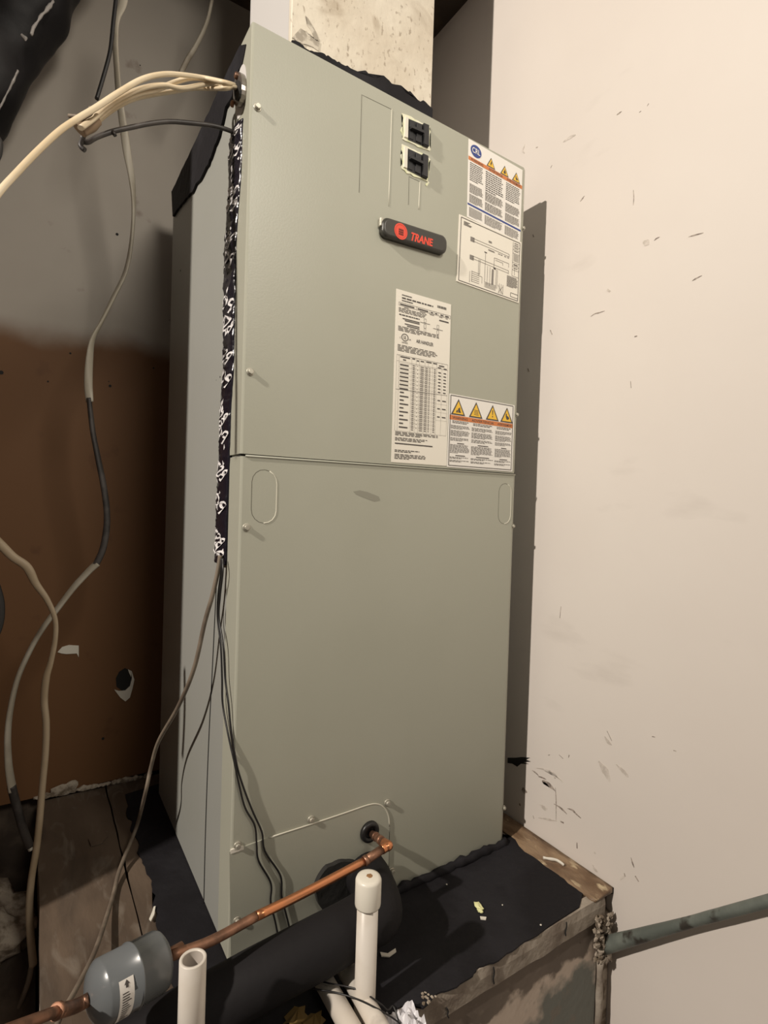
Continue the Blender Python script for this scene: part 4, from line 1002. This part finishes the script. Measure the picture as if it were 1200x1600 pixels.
# thin cable from the tape foot down past the planks
a = [X(344, 868, -.008), X(341, 890, -.010), X(332, 930, -.016)]
a += [X(u, v, x_) for u, v, x_ in [(320, 972, -.022), (303, 1045, -.030), (278, 1105, -.040), (248, 1158, -.050), (236, 1198, -.055), (228, 1235, -.062)]]
a += [A(214, 1290, 1.00), A(196, 1335, .955), A(184, 1368, .915), A(176, 1402, .87), A(150, 1482, .75), A(120, 1543, .675), A(96, 1585, .635), A(80, 1625, .61)]
cable('grey_cable', a, .0033, None, m_greyc, 'thin grey brown cable hanging from the tape down past the planks', 'cable')
# paired thermostat wires down the front face
def frontwire(pts, lab):
    P = [X(346, 872, -.008), X(345, 895, -.009), X(341, 930, -.008), X(340, 965, -.007), X(345, 1010, -.006), X(347, 1060, -.006), X(348, 1100, -.005)]
    P += [X(357, 1150, -.003), Y(366, 1190, -.004)] + [Y(u, v, -.0045) for u, v in pts]
    cable('thin_black_wire', P, .0014, None, m_black, lab, 'wire', seg=8)
frontwire([(374, 1228), (383, 1262), (398, 1290), (401, 1320), (404, 1345), (423, 1380), (423, 1410), (430, 1440), (436, 1470), (441, 1495)], 'left of two thin black wires down the cabinet corner')
P = [X(348, 872, -.008), X(348, 895, -.010), X(344, 930, -.009), X(342, 965, -.008), X(349, 1010, -.007), X(352, 1060, -.006), X(357, 1100, -.005), X(361, 1140, -.003)] + [Y(u, v, -.0045) for u, v in [(370, 1195), (381, 1232), (395, 1268), (409, 1300), (414, 1330), (438, 1368), (440, 1400), (446, 1425), (452, 1450), (455, 1480)]]
cable('thin_black_wire', P, .0014, None, m_black, 'right of two thin black wires down the cabinet corner', 'wire', seg=8)
# thin wires crossing the slanting pipes
cable('thin_black_wire', [Z(470, 1540, .03), Z(495, 1546, .040), Z(525, 1551, .040), Z(560, 1562, .040), Z(600, 1582, .030), Z(630, 1602, .016)], .0010, None, m_black, 'lower thin black wire crossing the slanting white pipes', 'wire', seg=8)
cable('thin_black_wire', [Z(495, 1530, .03), Z(512, 1536, .040), Z(540, 1541, .040), Z(565, 1549, .040), Z(594, 1568, .030), Z(606, 1578, .020), Z(614, 1572, .02), Z(622, 1592, .014), Z(626, 1610, .012)], .0010, None, m_black, 'upper thin black wire crossing the slanting white pipes', 'wire', seg=8)
# dark cable bulging in at the left edge
cable('black_hose', [Y(-30, 860, .2), Y(-12, 905, .2), Y(-1, 945, .2), Y(-6, 985, .2), Y(-30, 1020, .2)], .0065, None, m_black, 'black hose bulging in at the left edge beside the brown wall', 'hose')
cable('black_hose', [Y(-30, 190, .0), Y(-6, 215, .0), Y(-2, 230, .0), Y(-8, 250, .0), Y(-30, 275, .0)], .0040, None, m_black, 'black hose end at the left edge below the wrapped duct', 'hose')

# ---------------------------------------------------------------- litter
bm = bmesh.new(); blob(bm, Z(748, 1416, .006), .0055, .009, .0028, 2, .8, 200); blob(bm, Z(750, 1423, .006), .004, .005, .0025, 2, .6, 100)
tag(obj('yellow_scrap', bm, m_leaf), 'pale yellow green scrap lying on the black mastic', 'litter')
bm = bmesh.new(); slab(bm, [Z(u, v, .0036) for u, v in [(750, 1433), (760, 1434), (759, 1438), (751, 1437)]], (0, 0, .0015)); tag(obj('paint_chip', bm, m_chip), 'tiny white chip below the yellow scrap on the mastic', 'chip')
k = 0
for u, v, s, lab in [(785, 1414, 1.5, 'tiny white speck right of the yellow scrap'), (845, 1445, 2, 'white speck near the front edge of the mastic'), (698, 1382, 2, 'speck on the mastic near the cabinet foot')]:
    bm = bmesh.new(); c = Z(u, v, .0046); blob(bm, c, s * .0008, s * .0008, .001, 1); tag(obj('paint_chip', bm, m_chip), lab, 'chip')
for pts, lab, z_ in [([(604, 1440), (612, 1438), (621, 1444), (620, 1447), (612, 1442), (605, 1444)], 'white flake on the mastic just right of the capped pipe', .0045),
                 ([(594, 1489), (606, 1491), (618, 1483), (619, 1488), (608, 1496), (596, 1495)], 'curved white flake low on the mastic right of the capped pipe', .0045),
                 ([(238, 1425), (240, 1418), (243, 1417), (241, 1430), (236, 1440), (233, 1437)], 'white curl of paint between the planks and the black strip', .0045)]:
    bm = bmesh.new(); slab(bm, [Z(u, v, z_) for u, v in pts], (0, 0, .0016)); tag(obj('paint_flake', bm, m_chip), lab, 'flake')
bm = bmesh.new()
for i in range(12):
    c = Z(random.uniform(660, 682), random.uniform(1550, 1572), .005); r_ = random.uniform(.0012, .003); blob(bm, c, r_, r_, r_ * .7, 1, .5)
o = obj('crumbs', bm, m_plaster); o['kind'] = 'stuff'; tag(o, 'pile of pale crumbs at the ragged front edge', 'debris')
bm = bmesh.new()
slab(bm, [Z(u, v, .0008) for u, v in [(138, 1312), (148, 1302), (168, 1300), (168, 1308), (160, 1318), (142, 1323)]], (0, 0, .002)); tag(obj('paint_flake', bm, m_plank), 'dusty square flake on the wide plank', 'flake')
# crumpled white sheet
bm = bmesh.new(); g = []; c = Z(618, 1590, .010)
for i in range(17):
    row = []
    for j in range(15):
        x = c.x - .034 + .062 * i / 16; y = c.y - .05 + .058 * j / 14; rad = math.hypot((i - 8) / 8, (j - 7) / 7)
        row.append(bm.verts.new((x, y, .010 + .014 * noise.noise(Vector((i * .45, j * .5, 2))) + .010 * (1 - min(1, rad)) + .005 * noise.noise(Vector((i * 1.3, j * 1.2, 6))))))
    g.append(row)
for i in range(16):
    for j in range(14): bm.faces.new((g[i][j], g[i + 1][j], g[i + 1][j + 1], g[i][j + 1]))
for v in [g[0][0], g[-1][0], g[0][-1], g[-1][-1]]: bmesh.ops.delete(bm, geom=[v], context='VERTS')
tag(obj('crumpled_sheet', bm, m_bag, keep=True), 'crumpled white plastic sheet right of the capped upright pipe', 'sheet')
# dry leaves beneath the black pipe
for i, (u, v, lab) in enumerate([(462, 1590, 'dry brown yellow leaf left of the slanting white pipes'), (488, 1598, 'dry leaf touching the left slanting white pipe')]):
    bm = bmesh.new(); c = Z(u, v, .008); pts = []
    for k in range(14):
        a = 2 * math.pi * k / 14; r_ = .012 * (1 + .45 * (k % 2)); pts.append(c + Vector((math.cos(a) * r_, math.sin(a) * r_ * .8, .003 * math.sin(a * 2 + i))))
    slab(bm, pts, (0, 0, .0006)); tag(obj('dry_leaf', bm, m_brownleaf), lab, 'leaf')

# look-alike things belong to groups
GR = {'drain_pipe': 'white plastic drain pipes', 'electrical_cable': 'loose house cables left of the cabinet', 'paint_flake': 'paint flakes on the plinth', 'paint_chip': 'white specks on the mastic',
      'thin_black_wire': 'thin black control wires', 'black_wire': 'black wires at the top left', 'black_hose': 'black hoses at the left edge', 'dry_leaf': 'dry leaves under the black pipe'}
for o in bpy.data.objects:
    if o.parent is None and o.name.split('.')[0] in GR: o['group'] = GR[o.name.split('.')[0]]
